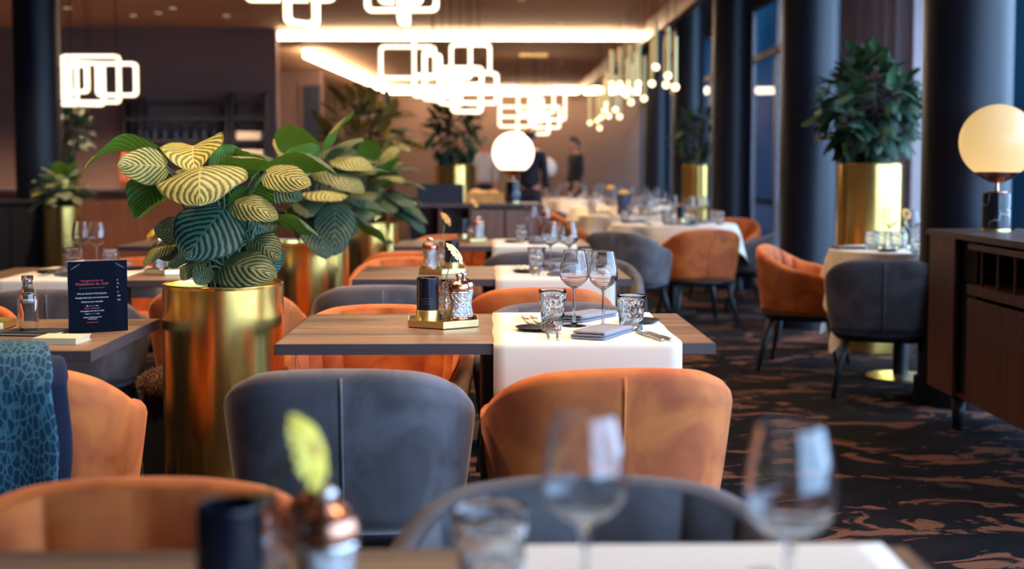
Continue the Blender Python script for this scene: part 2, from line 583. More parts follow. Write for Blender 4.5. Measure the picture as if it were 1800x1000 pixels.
def thing(name, label, cat, loc=(0, 0, 0), rz=0.0, group=None):
    o = bpy.data.objects.new(name, None)
    o.empty_display_size = 0.1
    COL.objects.link(o)
    o.location = loc
    o.rotation_euler = (0, 0, rz)
    return tag(o, label, cat, group)


def struct(name, mb, m):
    o = mb.build(name, m)
    o['kind'] = 'structure'
    return o


def kids(o):
    return [c for c in o.children]


def dup(o, loc, rz, label, group=None):
    r = o.copy(); COL.objects.link(r)
    r.location = loc; r.rotation_euler = (0, 0, rz)
    r['label'] = label
    if group:
        r['group'] = group
    for ch in list(o.children):
        c = ch.copy(); COL.objects.link(c); c.parent = r
        for g in list(ch.children):
            d = g.copy(); COL.objects.link(d); d.parent = c
    return r


PROTO = {}


def place(kind, loc, rz, label, group=None):
    """first use builds the prototype in place; later uses copy it with its parts"""
    loc = tuple(loc)
    if kind not in PROTO:
        o = BUILD[kind]()
        o.location = loc; o.rotation_euler = (0, 0, rz)
        o['label'] = label
        if group:
            o['group'] = group
        PROTO[kind] = o
        return o
    return dup(PROTO[kind], loc, rz, label, group)


BUILD = {}


def sstep(a, b, x):
    t = max(0.0, min(1.0, (x - a) / (b - a)))
    return t * t * (3 - 2 * t)


# ------------------------------------------------------------------ room shell
def portal(name, loc, rot, sx, sy):
    l = bpy.data.lights.new(name, 'AREA')
    l.shape = 'RECTANGLE'; l.size = sx; l.size_y = sy
    l.cycles.is_portal = True
    o = bpy.data.objects.new(name, l); COL.objects.link(o)
    o.location = loc; o.rotation_euler = rot
    return o


struct('floor', MB().box(((ROOM_L + ROOM_R) / 2, (ROOM_N + ROOM_F) / 2, -0.05), (ROOM_R - ROOM_L + .4, ROOM_F - ROOM_N + .4, 0.1)), 'carpet')
struct('ceiling', MB().box(((ROOM_L + 2.2) / 2, (ROOM_N + ROOM_F) / 2, CEIL + .06), (2.2 - ROOM_L, ROOM_F - ROOM_N + .4, 0.12)), 'ceiling')
struct('ceiling_side', MB().box(((2.2 + ROOM_R) / 2, (ROOM_N + ROOM_F) / 2, 3.66), (ROOM_R - 2.2 + .4, ROOM_F - ROOM_N + .4, 0.12)), 'ceil_dark')
struct('trim_1', MB().box((2.22, (ROOM_N + ROOM_F) / 2, CEIL + .18), (0.10, ROOM_F - ROOM_N, 0.84)), 'bronze')
struct('wall_left', MB().box((ROOM_L - .1, (ROOM_N + ROOM_F) / 2, 1.8), (0.2, ROOM_F - ROOM_N + .4, 3.7)), 'wall_grey')
struct('wall_far', MB().box(((ROOM_L + 4.1) / 2, ROOM_F + .1, 1.85), (4.1 - ROOM_L + .2, 0.2, 3.7)), 'wall')
XW0, XW1 = P(178, 100, 18.7).x, P(486, 100, 18.7).x
struct('wall_shelf_side', MB().box(((ROOM_L + XW1) / 2, 18.7 + .1, 1.6), (XW1 - ROOM_L, 0.2, 3.2)), 'wall_grey')
struct('wall_recess', MB().box(((-5.4 + -3.42) / 2, 27.1, 1.6), (-3.42 + 5.4, 0.2, 3.2)), 'wall_grey')
d1 = thing('door_1', 'navy blue door in the recess behind the plants', 'door', (P(546, 100, 26.9).x, 26.97, 0))
d1['kind'] = 'structure'
MB().box((0, 0, 1.45), (0.38, 0.05, 2.9)).build('door_leaf', 'navy_door', d1)
MB().box((-.21, 0, 1.47), (0.05, 0.06, 2.95)).box((.21, 0, 1.47), (0.05, 0.06, 2.95)).build('frame', 'wall_grey', d1)
# the window wall
def window_run(name, y0, y1, n, x=None, along='y'):
    w = bpy.data.objects.new(name, None); COL.objects.link(w)
    w['kind'] = 'structure'
    Lr = y1 - y0
    def bx(a, b, za, zb, t=0.07):
        if along == 'y':
            return ((x, (a + b) / 2, (za + zb) / 2), (t, b - a, zb - za))
        return (((a + b) / 2, x, (za + zb) / 2), (b - a, t, zb - za))
    mb = MB()
    mb.box(*bx(y0, y1, 0, 0.14, .1)); mb.box(*bx(y0, y1, 3.5, 3.62, .1)); mb.box(*bx(y0, y1, 2.76, 2.84))
    for i in range(n + 1):
        yy = y0 + Lr * i / n
        mb.box(*bx(yy - .05, yy + .05, 0.14, 3.5, .09))
    mb.build('frame', 'window_frame', w)
    for i in range(n):
        a, b = y0 + Lr * i / n + .05, y0 + Lr * (i + 1) / n - .05
        MB().box(*bx(a, b, .14, 3.5, .012)).build('pane', 'pane', w)
    if along == 'y':
        portal(name + '_daylight', (x - .06, (y0 + y1) / 2, 1.85), (0, -PI / 2 + PI, 0) if False else (0, PI / 2, 0), 3.4, Lr)
    return w


window_run('window_1', -4.0, 5.9, 6, ROOM_R)
window_run('window_2', 5.9, 15.8, 6, ROOM_R)
window_run('window_3', 15.8, 33.0, 10, ROOM_R)
window_run('window_4', 1.7, 3.9, 2, ROOM_N, 'x')
portal('window_4_daylight', (2.8, ROOM_N + .06, 1.85), (PI / 2, 0, 0), 2.2, 3.4)
struct('wall_behind', MB().box(((ROOM_L + 1.7) / 2, ROOM_N - .1, 1.8), (1.7 - ROOM_L, 0.2, 3.7)), 'wall')
# outside: a paved street and a dark building added across it to hold back skylight
struct('street_ground', MB().box((14, 40, -.25), (20, 120, .1)), 'street')
fb = MB().box((12.5, 52, 6.5), (4, 78, 13.0))
o = fb.build('sky_blocking_building', 'added_facade'); o['kind'] = 'structure'
# round columns
for i, (x, y, r) in enumerate(((2.50, 6.78, .226), (2.47, 10.0, .222), (2.49, 13.3, .20), (2.55, 16.6, .20), (2.6, 20.0, .2))):
    mb = MB().lathe([(r + .02, 0), (r + .02, .12), (r, .121), (r, 3.6)], 48)
    o = mb.build('column' if i == 0 else 'column.%03d' % i, 'navy', loc=(x, y, 0)); o['kind'] = 'structure'
pc = P(69, 294, 13.4)
o = MB().lathe([(.245, 0), (.245, .12), (.228, .121), (.228, CEIL)], 48).build('column.006', 'navy', loc=(pc.x, 13.4, 0)); o['kind'] = 'structure'


# ------------------------------------------------------------------ ceiling lights
def strip_light(name, a, b, hgt, label):
    a, b = Vector(a), Vector(b)
    t = thing(name, label, 'ceiling light', ((a + b) / 2), math.atan2((b - a).y, (b - a).x), 'linear cove lights')
    ln = (b - a).length
    MB().box((0, 0, -hgt / 2 - .01), (ln, .12, hgt), bev=.01).build('diffuser', 'strip', t)
    MB().box((0, .0, .0), (ln + .06, .16, .02)).build('housing', 'bronze', t)
    return t


zc = CEIL - .012
strip_light('cove_light', (P(472, 57, 19.0).x, 19.0, zc), (P(1129, 57, 19.0).x, 19.0, zc), .11, 'long bright cove light band across the ceiling above the chandeliers')
strip_light('cove_light', (-2.36, 32.0, zc), (P(1130, 150, 32).x - .1, 32.0, zc), .15, 'far cove light band across the ceiling behind the brass pendants')
strip_light('cove_light', (P(540, 84, 21.8).x, 21.8, zc), (-2.42, 31.6, zc), .14, 'slanting cove light band above the tall leafy plants')
DL = [(-.15, 3.9), (.5, 2.95), (-.2, 6.2), (.2, 8.6), (-.9, 4.6), (-.85, 6.9), (-1.6, 3.6), (1.5, 8.0), (1.3, 10.8), (-1.8, 6.0), (-.1, 11.6), (1.2, 14.0), (-4.0, 12.0), (-1.0, 9.6), (-3.6, 8.0), (-4.6, 17.2), (-3.4, 17.2), (1.0, 18.0), (-.2, 24), (1.4, 25), (-.6, 28), (.6, 29.5), (1.8, 29.5), (-1.4, 29.5), (-3.9, 16.4), (-5.2, 16.4), (-6.6, 16.4), (-2.8, 19.6), (.4, 15.5), (-2.6, 10.5), (-5.5, 9.5), (-4.2, 16.9), (-5.6, 16.9), (-7.0, 17.0)]  # includes downlights added as fill for the far end and shelf wall


def downlight(i, x, y, w):
    t = thing('downlight', '', 'ceiling light', (x, y, CEIL), 0, 'recessed ceiling downlights')
    t['label'] = 'small round recessed downlight in the taupe ceiling, some added as fill'
    MB().lathe([(.05, -.002), (.062, -.006), (.065, 0)], 24).build('ring', 'bronze', t)
    MB().lathe([(0, -.003), (.05, -.003)], 24).build('lens', 'downlens', t)
    l = bpy.data.lights.new('downlight_lamp', 'SPOT')
    l.energy = w; l.color = (1.0, .70, .42); l.spot_size = math.radians(104); l.spot_blend = .9; l.shadow_soft_size = .05
    o = bpy.data.objects.new('downlight_lamp', l); COL.objects.link(o)
    o.parent = t; o.location = (0, 0, -.02)


for i, (x, y) in enumerate(DL):
    downlight(i, x, y, DOWN_W * ((1.35 if (x, y) == (.5, 2.95) else 1.0) if y < 12 else (3.4 if x < -3 and y > 16.5 else 2.6)))


def rrect(w, h, r=.03, n=4):
    pts = []
    for cx, cz, a0 in ((w / 2 - r, h / 2 - r, 0), (-w / 2 + r, h / 2 - r, 90), (-w / 2 + r, -h / 2 + r, 180), (w / 2 - r, -h / 2 + r, 270)):
        for k in range(n + 1):
            a = math.radians(a0 + 90 * k / n)
            pts.append((cx + r * math.cos(a), cz + r * math.sin(a)))
    return pts


def frame_ring(w, h, bar, depth, off=0.0):
    """rounded rectangular ring of square section standing in the XZ plane"""
    o_, i_ = rrect(w, h, .05), rrect(w - 2 * bar, h - 2 * bar, .03)
    mb = MB()
    n = len(o_)
    A = [mb.vert((x, off - depth / 2, z)) for x, z in o_]; B = [mb.vert((x, off - depth / 2, z)) for x, z in i_]
    C = [mb.vert((x, off + depth / 2, z)) for x, z in o_]; D = [mb.vert((x, off + depth / 2, z)) for x, z in i_]
    for k in range(n):
        j = (k + 1) % n
        mb.face((A[k], A[j], B[j], B[k])[::-1], smooth=False); mb.face((C[k], C[j], D[j], D[k]), smooth=False)
        mb.face((A[k], A[j], C[j], C[k]), smooth=False); mb.face((B[k], B[j], D[j], D[k])[::-1], smooth=False)
    return mb


def chandelier(label, Y, frames):
    """frames: (px0, py0, px1, py1, dy, rot) in the photo at depth Y+dy"""
    c0 = P(sum(f[0] + f[2] for f in frames) / (2 * len(frames)), 100, Y)
    t = thing('frame_chandelier', label, 'chandelier', (c0.x, Y, CEIL), 0, 'chandeliers of glowing rectangular frames')
    MB().box((0, 0, -.02), (.5, .3, .04), bev=.008).build('ceiling_plate', 'brass_satin', t)
    for (x0, y0, x1, y1, dy, rot, wreal) in frames:
        a, b = P(x0, y0, Y + dy), P(x1, y1, Y + dy)
        w = wreal or abs(b.x - a.x)
        h = abs(a.z - b.z)
        m = (a + b) / 2
        f = frame_ring(w, h, .034, .040).build('light_frame', 'led', t)
        f.location = (m.x - c0.x, dy, m.z - CEIL); f.rotation_euler = (0, 0, math.radians(rot))
        g = frame_ring(w + .010, h + .010, .044, .020, .030).build('brass_channel', 'brass_satin', f)
        zt = m.z + h / 2 - CEIL
        MB().tube([(m.x - c0.x, dy, zt), (m.x - c0.x, dy, 0)], .004, 6).build('wire', 'black_metal', t)
    return t


chandelier('large frame chandelier above the globe lamp cabinet, hung before the cove light', 13.0, [
    (666, 79, 767, 140, 0, 0, None), (725, 58, 830, 140, .5, 6, None), (790, 75, 864, 132, -.3, 0, None),
    (768, 116, 850, 152, .2, -8, None), (806, 126, 877, 184, .1, 8, None), (724, 130, 800, 172, -.4, 14, None),
    (735, 92, 785, 178, -.2, 74, .5), (772, 120, 812, 186, .3, 70, .55), (792, 150, 850, 199, .4, 20, None)])
chandelier('compact far frame chandelier directly above the bright globe lamp', 23.0, [
    (909, 153, 975, 200, 0, 0, None), (877, 165, 944, 207, .4, 0, None), (943, 162, 995, 212, -.3, 0, None),
    (876, 186, 942, 224, .2, 8, None), (930, 186, 985, 226, .5, -6, None), (908, 204, 966, 237, -.3, 0, None), (925, 170, 960, 215, .1, 60, .5)])
chandelier('frame chandelier half hidden behind the black column', 14.4, [
    (62, 98, 137, 186, -.1, 12, None), (108, 96, 212, 182, .5, 0, None), (168, 109, 242, 170, -.4, 0, None), (90, 112, 158, 164, .1, -10, None), (120, 108, 185, 186, .7, 30, None)])
chandelier('cropped frame chandelier over the calathea with a drop frame', 8.6, [
    (428, -62, 590, 4, 0, 0, None), (513, -14, 549, 46, -.15, 55, .30), (470, -50, 560, 0, .4, 20, None)])
chandelier('cropped frame chandelier over the sharp table with brass drop', 9.4, [
    (640, -58, 771, 22, 0, -5, None), (664, -50, 745, 8, .35, 18, None), (700, -20, 720, 44, .2, 80, .25)])


def pendant():
    t = thing('pendant_light', '', 'pendant lamp')
    MB().sphere((0, 0, 0), .036, 20, 12).build('bulb', 'bulb', t)
    MB().lathe([(0, .03), (.024, .03), (.024, .48), (0, .48)], 18).build('tube', 'brass_satin', t)
    MB().tube([(0, 0, .47), (0, 0, 1.9)], .004, 6).build('cord', 'black_metal', t)
    return t


BUILD['pendant'] = pendant
PB = [(1153, 118), (1146, 147), (1174, 133), (1171, 149), (1187, 153), (1132, 173), (1116, 161), (1101, 167), (1109, 180), (1075, 147), (1090, 147), (1107, 146), (1122, 147),
      (1067, 183), (1063, 194), (1082, 193), (1070, 204), (1089, 205), (1037, 216), (1050, 212), (1057, 206), (1054, 225)]
for k, (px, py) in enumerate(PB):
    Y = 1.8 * FPX / (px - 857)
    p = P(px, py, Y)
    o = place('pendant', p, 0, 'slim brass tube pendant with small round glowing bulb near the columns', 'brass tube pendants by the columns')
    for c in o.children:
        if c.name.startswith('cord'):
            c.scale.z = 1.0
            top = CEIL - p.z
            mb = MB().tube([(0, 0, .47), (0, 0, top)], .004, 6)
            me = bpy.data.meshes.new('cord'); me.from_pydata([tuple(v) for v in mb.v], [], mb.f); me.materials.append(M['black_metal'])
            c.data = me


# ------------------------------------------------------------------ chairs
CA, CB, CN = .326, .29, 3.0
DELTA = math.radians(128)


def plan(s, k=1.0, inset=0.0):
    t = -PI / 2 + DELTA * s
    c, q = math.cos(t), math.sin(t)
    a, b = (CA - inset) * k, (CB - inset) * k
    return Vector((a * math.copysign(abs(c) ** (2 / CN), c), b * math.copysign(abs(q) ** (2 / CN), q), 0))


def ktap(z):
    return .85 + .15 * max(0, min(1, (z - .34) / .36)) ** .75


def ctop(s):
    a = abs(s)
    return .752 - .015 * sstep(.0, .35, a) - .160 * sstep(.18, 1.0, a) - .03 * sstep(.86, 1.0, a)


def shell_point(s, z, off=0.0):
    return plan(s, ktap(z), -off) + Vector((0, 0, z))


def chair(color, matname):
    t = thing('tub_chair', '', 'chair')
    U = 96
    rows = []
    for i in range(U + 1):
        s = -1 + 2 * i / U
        h = ctop(s)
        th = .05
        row = []
        for k in range(9):
            z = .345 + (h - .03 - .345) * k / 8
            row.append(shell_point(s, z))
        for k in range(1, 6):
            a = PI * k / 6
            ins = th / 2 - th / 2 * math.cos(a)
            z = h - .03 + .03 * math.sin(a)
            row.append(plan(s, ktap(h - .03), ins) + Vector((0, 0, z)))
        for k in range(3):
            z = h - .03 - (h - .03 - .40) * k / 2
            row.append(plan(s, ktap(z), th) + Vector((0, 0, z)))
        rows.append(row)
    mb = MB(); ids = mb.grid(rows, close_v=True)
    mb.face(ids[0][::-1]); mb.face(ids[-1])
    for f in range(len(mb.f)):
        mb.f[f] = mb.f[f][::-1]
    mb.build('backrest', matname, t)
    # channelled inner padding
    rows = []
    U2 = 180
    for i in range(U2 + 1):
        s = (-1 + 2 * i / U2) * .965
        h = ctop(s)
        ch = abs(math.cos(PI * 11 * (s + 1) / 2)) ** .55
        row = []
        for k in range(10):
            f = k / 9
            z = .40 + (h - .012 - .40) * f
            puff = .022 * ch * math.sin(min(1, (1 - f) * 4.5) * PI / 2) + .004
            row.append(plan(s, ktap(min(z, h - .03)), .045 + puff) + Vector((0, 0, z)))
        rows.append(row)
    mb = MB(); mb.grid(rows)
    mb.build('channelled_padding', matname, t)
    # seat
    rows = []
    for (k, z) in ((.55, .34), (.76, .345), (.80, .38), (.80, .43), (.77, .458), (.70, .472), (.4, .478), (.02, .48)):
        row = []
        for j in range(48):
            a = 2 * PI * j / 48
            c, q = math.cos(a), math.sin(a)
            row.append((CA * k * math.copysign(abs(c) ** (2 / 2.8), c), CB * k * math.copysign(abs(q) ** (2 / 2.8), q) + .03, z))
        rows.append(row)
    mb = MB(); mb.grid(rows, close_v=True)
    for f in range(len(mb.f)):
        mb.f[f] = mb.f[f][::-1]
    mb.build('seat', matname, t)
    rows = []
    for (k, z) in ((.80, .352), (.83, .345), (.82, .325), (.74, .305), (.02, .302)):
        row = []
        for j in range(48):
            a = -2 * PI * j / 48
            c, q = math.cos(a), math.sin(a)
            row.append((CA * k * math.copysign(abs(c) ** (2 / 2.8), c), CB * k * math.copysign(abs(q) ** (2 / 2.8), q), z))
        rows.append(row)
    mb = MB(); mb.grid(rows, close_v=True)
    mb.build('seat_frame', 'black_leg', t)
    mb = MB()
    mb.tube([shell_point(0, .36 + .372 * k / 10, .001) for k in range(11)], .0042, 8)
    mb.build('seam', matname, t)
    for sx in (-1, 1):
        for sy in (-1, 1):
            mb = MB().tube([(sx * .19, sy * .17, .33), (sx * .225, sy * .205, .17), (sx * .255, sy * .24, 0.0)], [.023, .019, .012], 12)
            mb.build('leg', 'black_leg', t)
    return t


BUILD['orange'] = lambda: chair('orange', 'orange')
BUILD['grey'] = lambda: chair('grey', 'grey')
# rotation 0: the chair looks along +Y (its back towards the camera); PI: it looks at the camera
CH = [
    # (kind, X, Y of back-rest outer face, facing, label)
    ('grey', P(599, 700, 3.06).x, 3.06, 0, 'grey velvet tub chair seen from behind, pulled up to the sharp table'),
    ('orange', P(1077, 700, 3.06).x, 3.06, .10, 'orange velvet tub chair seen from behind at the white runner'),
    ('orange', -.36, 4.58, PI, 'orange channelled tub chair on the far side of the sharp table'),
    ('grey', P(985, 540, 4.64).x, 4.64, PI, 'grey tub chair on the far side, behind the two sharp wine glasses'),
    ('grey', P(672, 520, 5.28).x, 5.28, 0, 'grey tub chair back just behind the sharp table, next to the second planter'),
    ('orange', P(953, 520, 5.16).x, 5.16, 0, 'orange tub chair back visible behind the pepper mills and tumbler'),
    ('orange', -.42, 7.02, PI, 'orange tub chair beyond the second table, behind its spice tray'),
    ('grey', P(1017, 470, 6.95).x, 6.95, PI - .1, 'grey tub chair right behind the pair of sharp wine glasses, half seen'),
    ('orange', -.43, 7.42, 0, 'orange tub chair glowing between the second and third tables'),
    ('grey', .27, 7.42, 0, 'grey tub chair behind the white runner of the second table'),
    ('orange', -.26, 9.3, PI, 'orange tub chair at the far side of the third table below the cabinet'),
    ('orange', P(268, 850, 2.03).x, 2.03, PI, 'large blurred orange tub chair at the nearest table, facing us'),
    ('grey', P(1026, 850, 2.03).x, 2.03, PI, 'large blurred grey brown tub chair facing us behind the front glasses'),
    ('orange', -1.22, 3.10, .05, 'dim orange tub chair with navy jacket and teal scarf over its back'),
    ('grey', -1.73, 5.12, 0, 'grey tub chair back behind the menu card and bottle'),
    ('orange', -1.075, 5.16, 0, 'brownish orange tub chair squeezed behind the big brass planter'),
    ('orange', -1.80, 7.02, PI, 'orange tub chair showing a thin rim beyond the table behind the menu'),
    ('orange', -1.93, 4.70, PI, 'orange tub chair under the person in grey'),
    ('orange', P(1236, 450, 9.98).x, 10.0, .2, 'orange tub chair with back to us at the round white table'),
    ('grey', 1.08, 9.9, -.55, 'grey tub chair turned to the round white table, below the cloth corner'),
    ('grey', P(1333, 420, 11.1).x, 11.1, 1.25, 'grey tub chair on the window side of the round white table'),
    ('orange', P(1275, 390, 12.0).x, 12.05, PI - .5, 'orange tub chair peeking over the far side of the round white table'),
    ('orange', 1.95, 7.95, -1.95, 'orange tub chair turned sideways beside the white draped window table'),
    ('grey', P(1580, 480, 6.75).x, 6.72, -.29, 'grey tub chair with back to us at the white draped window table'),
    ('orange', P(1010, 400, 11.6).x, 11.6, -.9, 'orange tub chair turned to the long white tables, under the wine glasses'),
    ('orange', P(985, 370, 14.6).x, 14.6, -1.1, 'far orange tub chair beside the second long white table'),
]
for kind, x, y, f, lab in CH:
    # y is where the outside of the back rest stands
    cx, cy = x - math.sin(-f) * 0 , y
    back = Vector((math.sin(f) * CB, -math.cos(f) * CB))
    place(kind, (x - back.x * (0 if abs(math.sin(f)) > .3 else 0), y - back.y if abs(math.sin(f)) < .3 else y, 0), f, lab, kind + ' velvet tub chairs')


# ------------------------------------------------------------------ tables
def dining_table():
    t = thing('dining_table', '', 'table')
    MB().box((0, 0, .735), (1.2, .73, .030), bev=.0025).build('tabletop', 'table_wood', t)
    mb = MB()
    for y0, y1, x0, x1 in ((-.366, -.364, -.599, .599), (.364, .366, -.599, .599)):
        mb.box(((x0 + x1) / 2, (y0 + y1) / 2, .735), (x1 - x0, y1 - y0, .029))
    for x in (-.6005, .6005):
        mb.box((x, 0, .735), (.002, .729, .029))
    mb.build('edge_band', 'table_edge', t)
    MB().lathe([(0, .02), (.045, .02), (.045, .715), (0, .715)], 28).build('pedestal', 'black_metal', t)
    MB().box((0, 0, .711), (.5, .3, .016)).build('mounting_plate', 'black_metal', t)
    MB().box((0, 0, .01), (.60, .42, .02), bev=.006).build('base', 'black_metal', t)
    return t


BUILD['table'] = dining_table
TABLES = [
    ('T1', .022, 3.53, 'brown oak table in sharp focus with the hexagonal spice tray'),
    ('T0', -.07, .89, 'nearest blurred oak table at the bottom edge'),
    ('T2', .02, 5.58, 'second oak table behind the sharp one'),
    ('T3', .03, 7.92, 'third oak table just before the dark cabinet'),
    ('L1', -1.64, 3.41, 'oak table carrying the menu card beside the brass planter'),
    ('L2', -1.66, 5.55, 'oak table with white runner behind the menu card'),
    ('L3', -1.66, 7.95, 'far oak table behind the calathea planter'),
]
TB = {}
for n, x, y, lab in TABLES:
    TB[n] = (x, y + .365)
    place('table', (x, y + .365, 0), 0, lab, 'oak pedestal tables')
TOP = .7505


def runner():
    t_rows = []
    U = 14
    prof = []
    hw = .365
    for k in range(9):
        prof.append((-hw - .012, .60 + (.735 - .60) * k / 8))
    for k in range(1, 5):
        a = PI / 2 * k / 4
        prof.append((-hw - .012 * math.cos(a) + (0.0), .741 + .012 * math.sin(a)))
    for k in range(1, 14):
        prof.append((-hw + 2 * hw * k / 14, .753))
    for k in range(0, 4):
        a = PI / 2 * k / 4
        prof.append((hw + .012 * math.sin(a), .741 + .012 * math.cos(a)))
    for k in range(8):
        prof.append((hw + .012, .735 - (.735 - .60) * k / 7))
    for i in range(U + 1):
        x = -.257 + .514 * i / U
        row = []
        for j, (y, z) in enumerate(prof):
            wob = .0022 * math.sin(3.1 * y * 6 + 1) if i in (0, U) else 0
            fold = .004 * math.sin(x * 40 + z * 6) * max(0, .72 - z) / .3
            row.append((x + wob, y + fold * (1 if y > 0 else -1), z))
        t_rows.append(row)
    mb = MB(); mb.grid(t_rows)
    o = mb.build('table_runner', 'linen')
    so = o.modifiers.new('thickness', 'SOLIDIFY'); so.thickness = .0016; so.offset = 0
    return tag(o, '', 'tablecloth')


BUILD['runner'] = runner
RUN = [('T1', .272, 'white linen runner on the sharp table, hanging over its front edge'), ('T0', .24, 'blurred white runner on the nearest table under the front glasses'),
       ('T2', .29, 'white runner on the second table behind the sharp one'), ('T3', .285, 'white runner on the third table before the cabinet'),
       ('L2', -.17, 'white runner on the table behind the menu card'), ('L3', .2, 'pale runner on the far table behind the calathea')]
RX = {}
for n, dx, lab in RUN:
    RX[n] = TB[n][0] + (dx - TB[n][0] if n in ('T1', 'T0', 'T2', 'T3') else dx)
    place('runner', (RX[n], TB[n][1], 0), 0, lab, 'white table runners')
CL = .7545


# ------------------------------------------------------------------ tableware
def wine_glass():
    o = MB().lathe([(0, .0015), (.0365, .0), (.0375, .0010), (.034, .0024), (.012, .0055), (.0052, .012), (.0038, .03), (.0034, .08), (.0038, .106), (.0065, .114),
                    (.016, .119), (.028, .127), (.0385, .138), (.0432, .149), (.0442, .157), (.0430, .171), (.0400, .190), (.0356, .210), (.0318, .2275), (.0314, .2282), (.0310, .2275),
                    (.0348, .2098), (.0392, .1898), (.0421, .171), (.0432, .157), (.0422, .1495), (.0375, .1388), (.027, .1280), (.015, .1203), (.005, .1165), (0, .1160)], 48).build('wine_glass', 'glass')
    return tag(o, '', 'glass')


def tumbler():
    prof = [(0, 0), (.030, 0), (.0338, .003), (.0345, .014), (.0355, .027), (.0365, .040), (.0377, .053), (.0389, .066), (.0402, .079), (.0416, .093), (.0426, .1035), (.0424, .1042), (.0421, .1041),
            (.0409, .091), (.0380, .07), (.0350, .045), (.0325, .02), (.028, .015), (0, .014)]
    o = MB().lathe(prof, 14, jitter=.024, jr=(3, 8), flat_from=(2, 9)).build('tumbler', 'glass')
    return tag(o, '', 'glass')


def tray():
    R = .122
    hexo = [(R * math.cos(math.radians(90 + 60 * k)), R * math.sin(math.radians(90 + 60 * k))) for k in range(6)]
    hexi = [(x * .972, y * .972) for x, y in hexo]
    mb = MB()
    A = [mb.vert((x, y, .003)) for x, y in hexo]; B = [mb.vert((x, y, .023)) for x, y in hexo]
    C = [mb.vert((x, y, .023)) for x, y in hexi]; D = [mb.vert((x, y, .006)) for x, y in hexi]
    for k in range(6):
        j = (k + 1) % 6
        mb.face((A[k], A[j], B[j], B[k]), smooth=False); mb.face((B[k], B[j], C[j], C[k]), smooth=False); mb.face((C[k], C[j], D[j], D[k]), smooth=False)
    mb.face(D, smooth=False); mb.face(A[::-1], smooth=False)
    t = thing('hexagonal_tray', '', 'tray')
    mb.build('dish', 'brass_satin', t)
    MB().prism([(x * .97, y * .97) for x, y in hexo], 0, .003).build('felt_base', 'cover_black', t)
    return t


def candle():
    t = thing('candle_holder', '', 'candle holder')
    MB().lathe([(0, .040), (.0335, .040), (.0335, .139), (.0325, .141), (.0305, .141), (.0300, .11), (0, .11)], 40).build('black_sleeve', 'black_gloss', t)
    MB().lathe([(0, 0), (.035, 0), (.036, .001), (.036, .042), (.035, .043), (0, .043)], 40).build('brass_foot', 'brass_satin', t)
    mb = MB()
    for k in range(3):
        for q in range(6):
            a = math.radians(-118 + q * 11 + 3 * (k % 2))
            mb.box((.0336 * math.cos(a), .0336 * math.sin(a), .063 + k * .008), (.0008, .004 + .001 * (q % 3), .0012), a)
    mb.build('faint_print', 'faint_print', t)
    return t


def mill():
    t = thing('pepper_mill', '', 'pepper mill')
    MB().lathe([(0, 0), (.0265, 0), (.0275, .002), (.0275, .017), (.0265, .020), (0, .020)], 36).build('foot', 'copper', t)
    MB().lathe([(0, .019), (.0262, .020), (.0255, .026), (.0225, .04), (.0205, .052), (.0215, .064), (.0245, .078), (.026, .088), (.0262, .094), (0, .095)], 36).build('body', 'chrome_dots', t)
    MB().lathe([(0, .093), (.0275, .093), (.0280, .096), (.0262, .098)], 36).build('ring', 'steel', t)
    MB().lathe([(0, .0975), (.0265, .098), (.0285, .105), (.0285, .112), (.026, .121), (.020, .128), (.012, .132), (.006, .134), (.005, .136), (0, .137)], 36).build('copper_dome', 'copper', t)
    MB().lathe([(0, .135), (.006, .136), (.005, .139), (.0085, .143), (.0085, .148), (.005, .152), (0, .1525)], 24).build('knob', 'steel', t)
    for c in t.children:
        c.data.transform(Matrix.Diagonal((1.13, 1.13, 1, 1)))
    return t


def vase():
    prof = [(0, 0), (.021, 0), (.0235, .003), (.0245, .014), (.0235, .026), (.0245, .040), (.0235, .054), (.0240, .068), (.0225, .082), (.0180, .094), (.0128, .104), (.0112, .112), (.0118, .122), (.0140, .130), (.0132, .131),
            (.0108, .122), (.0100, .112), (.0115, .104), (.0165, .093), (.021, .081), (.022, .05), (.0215, .01), (0, .006)]
    o = MB().lathe(prof, 16, jitter=.05, jr=(2, 8), flat_from=(1, 9)).build('bud_vase', 'glass')
    return tag(o, '', 'vase')


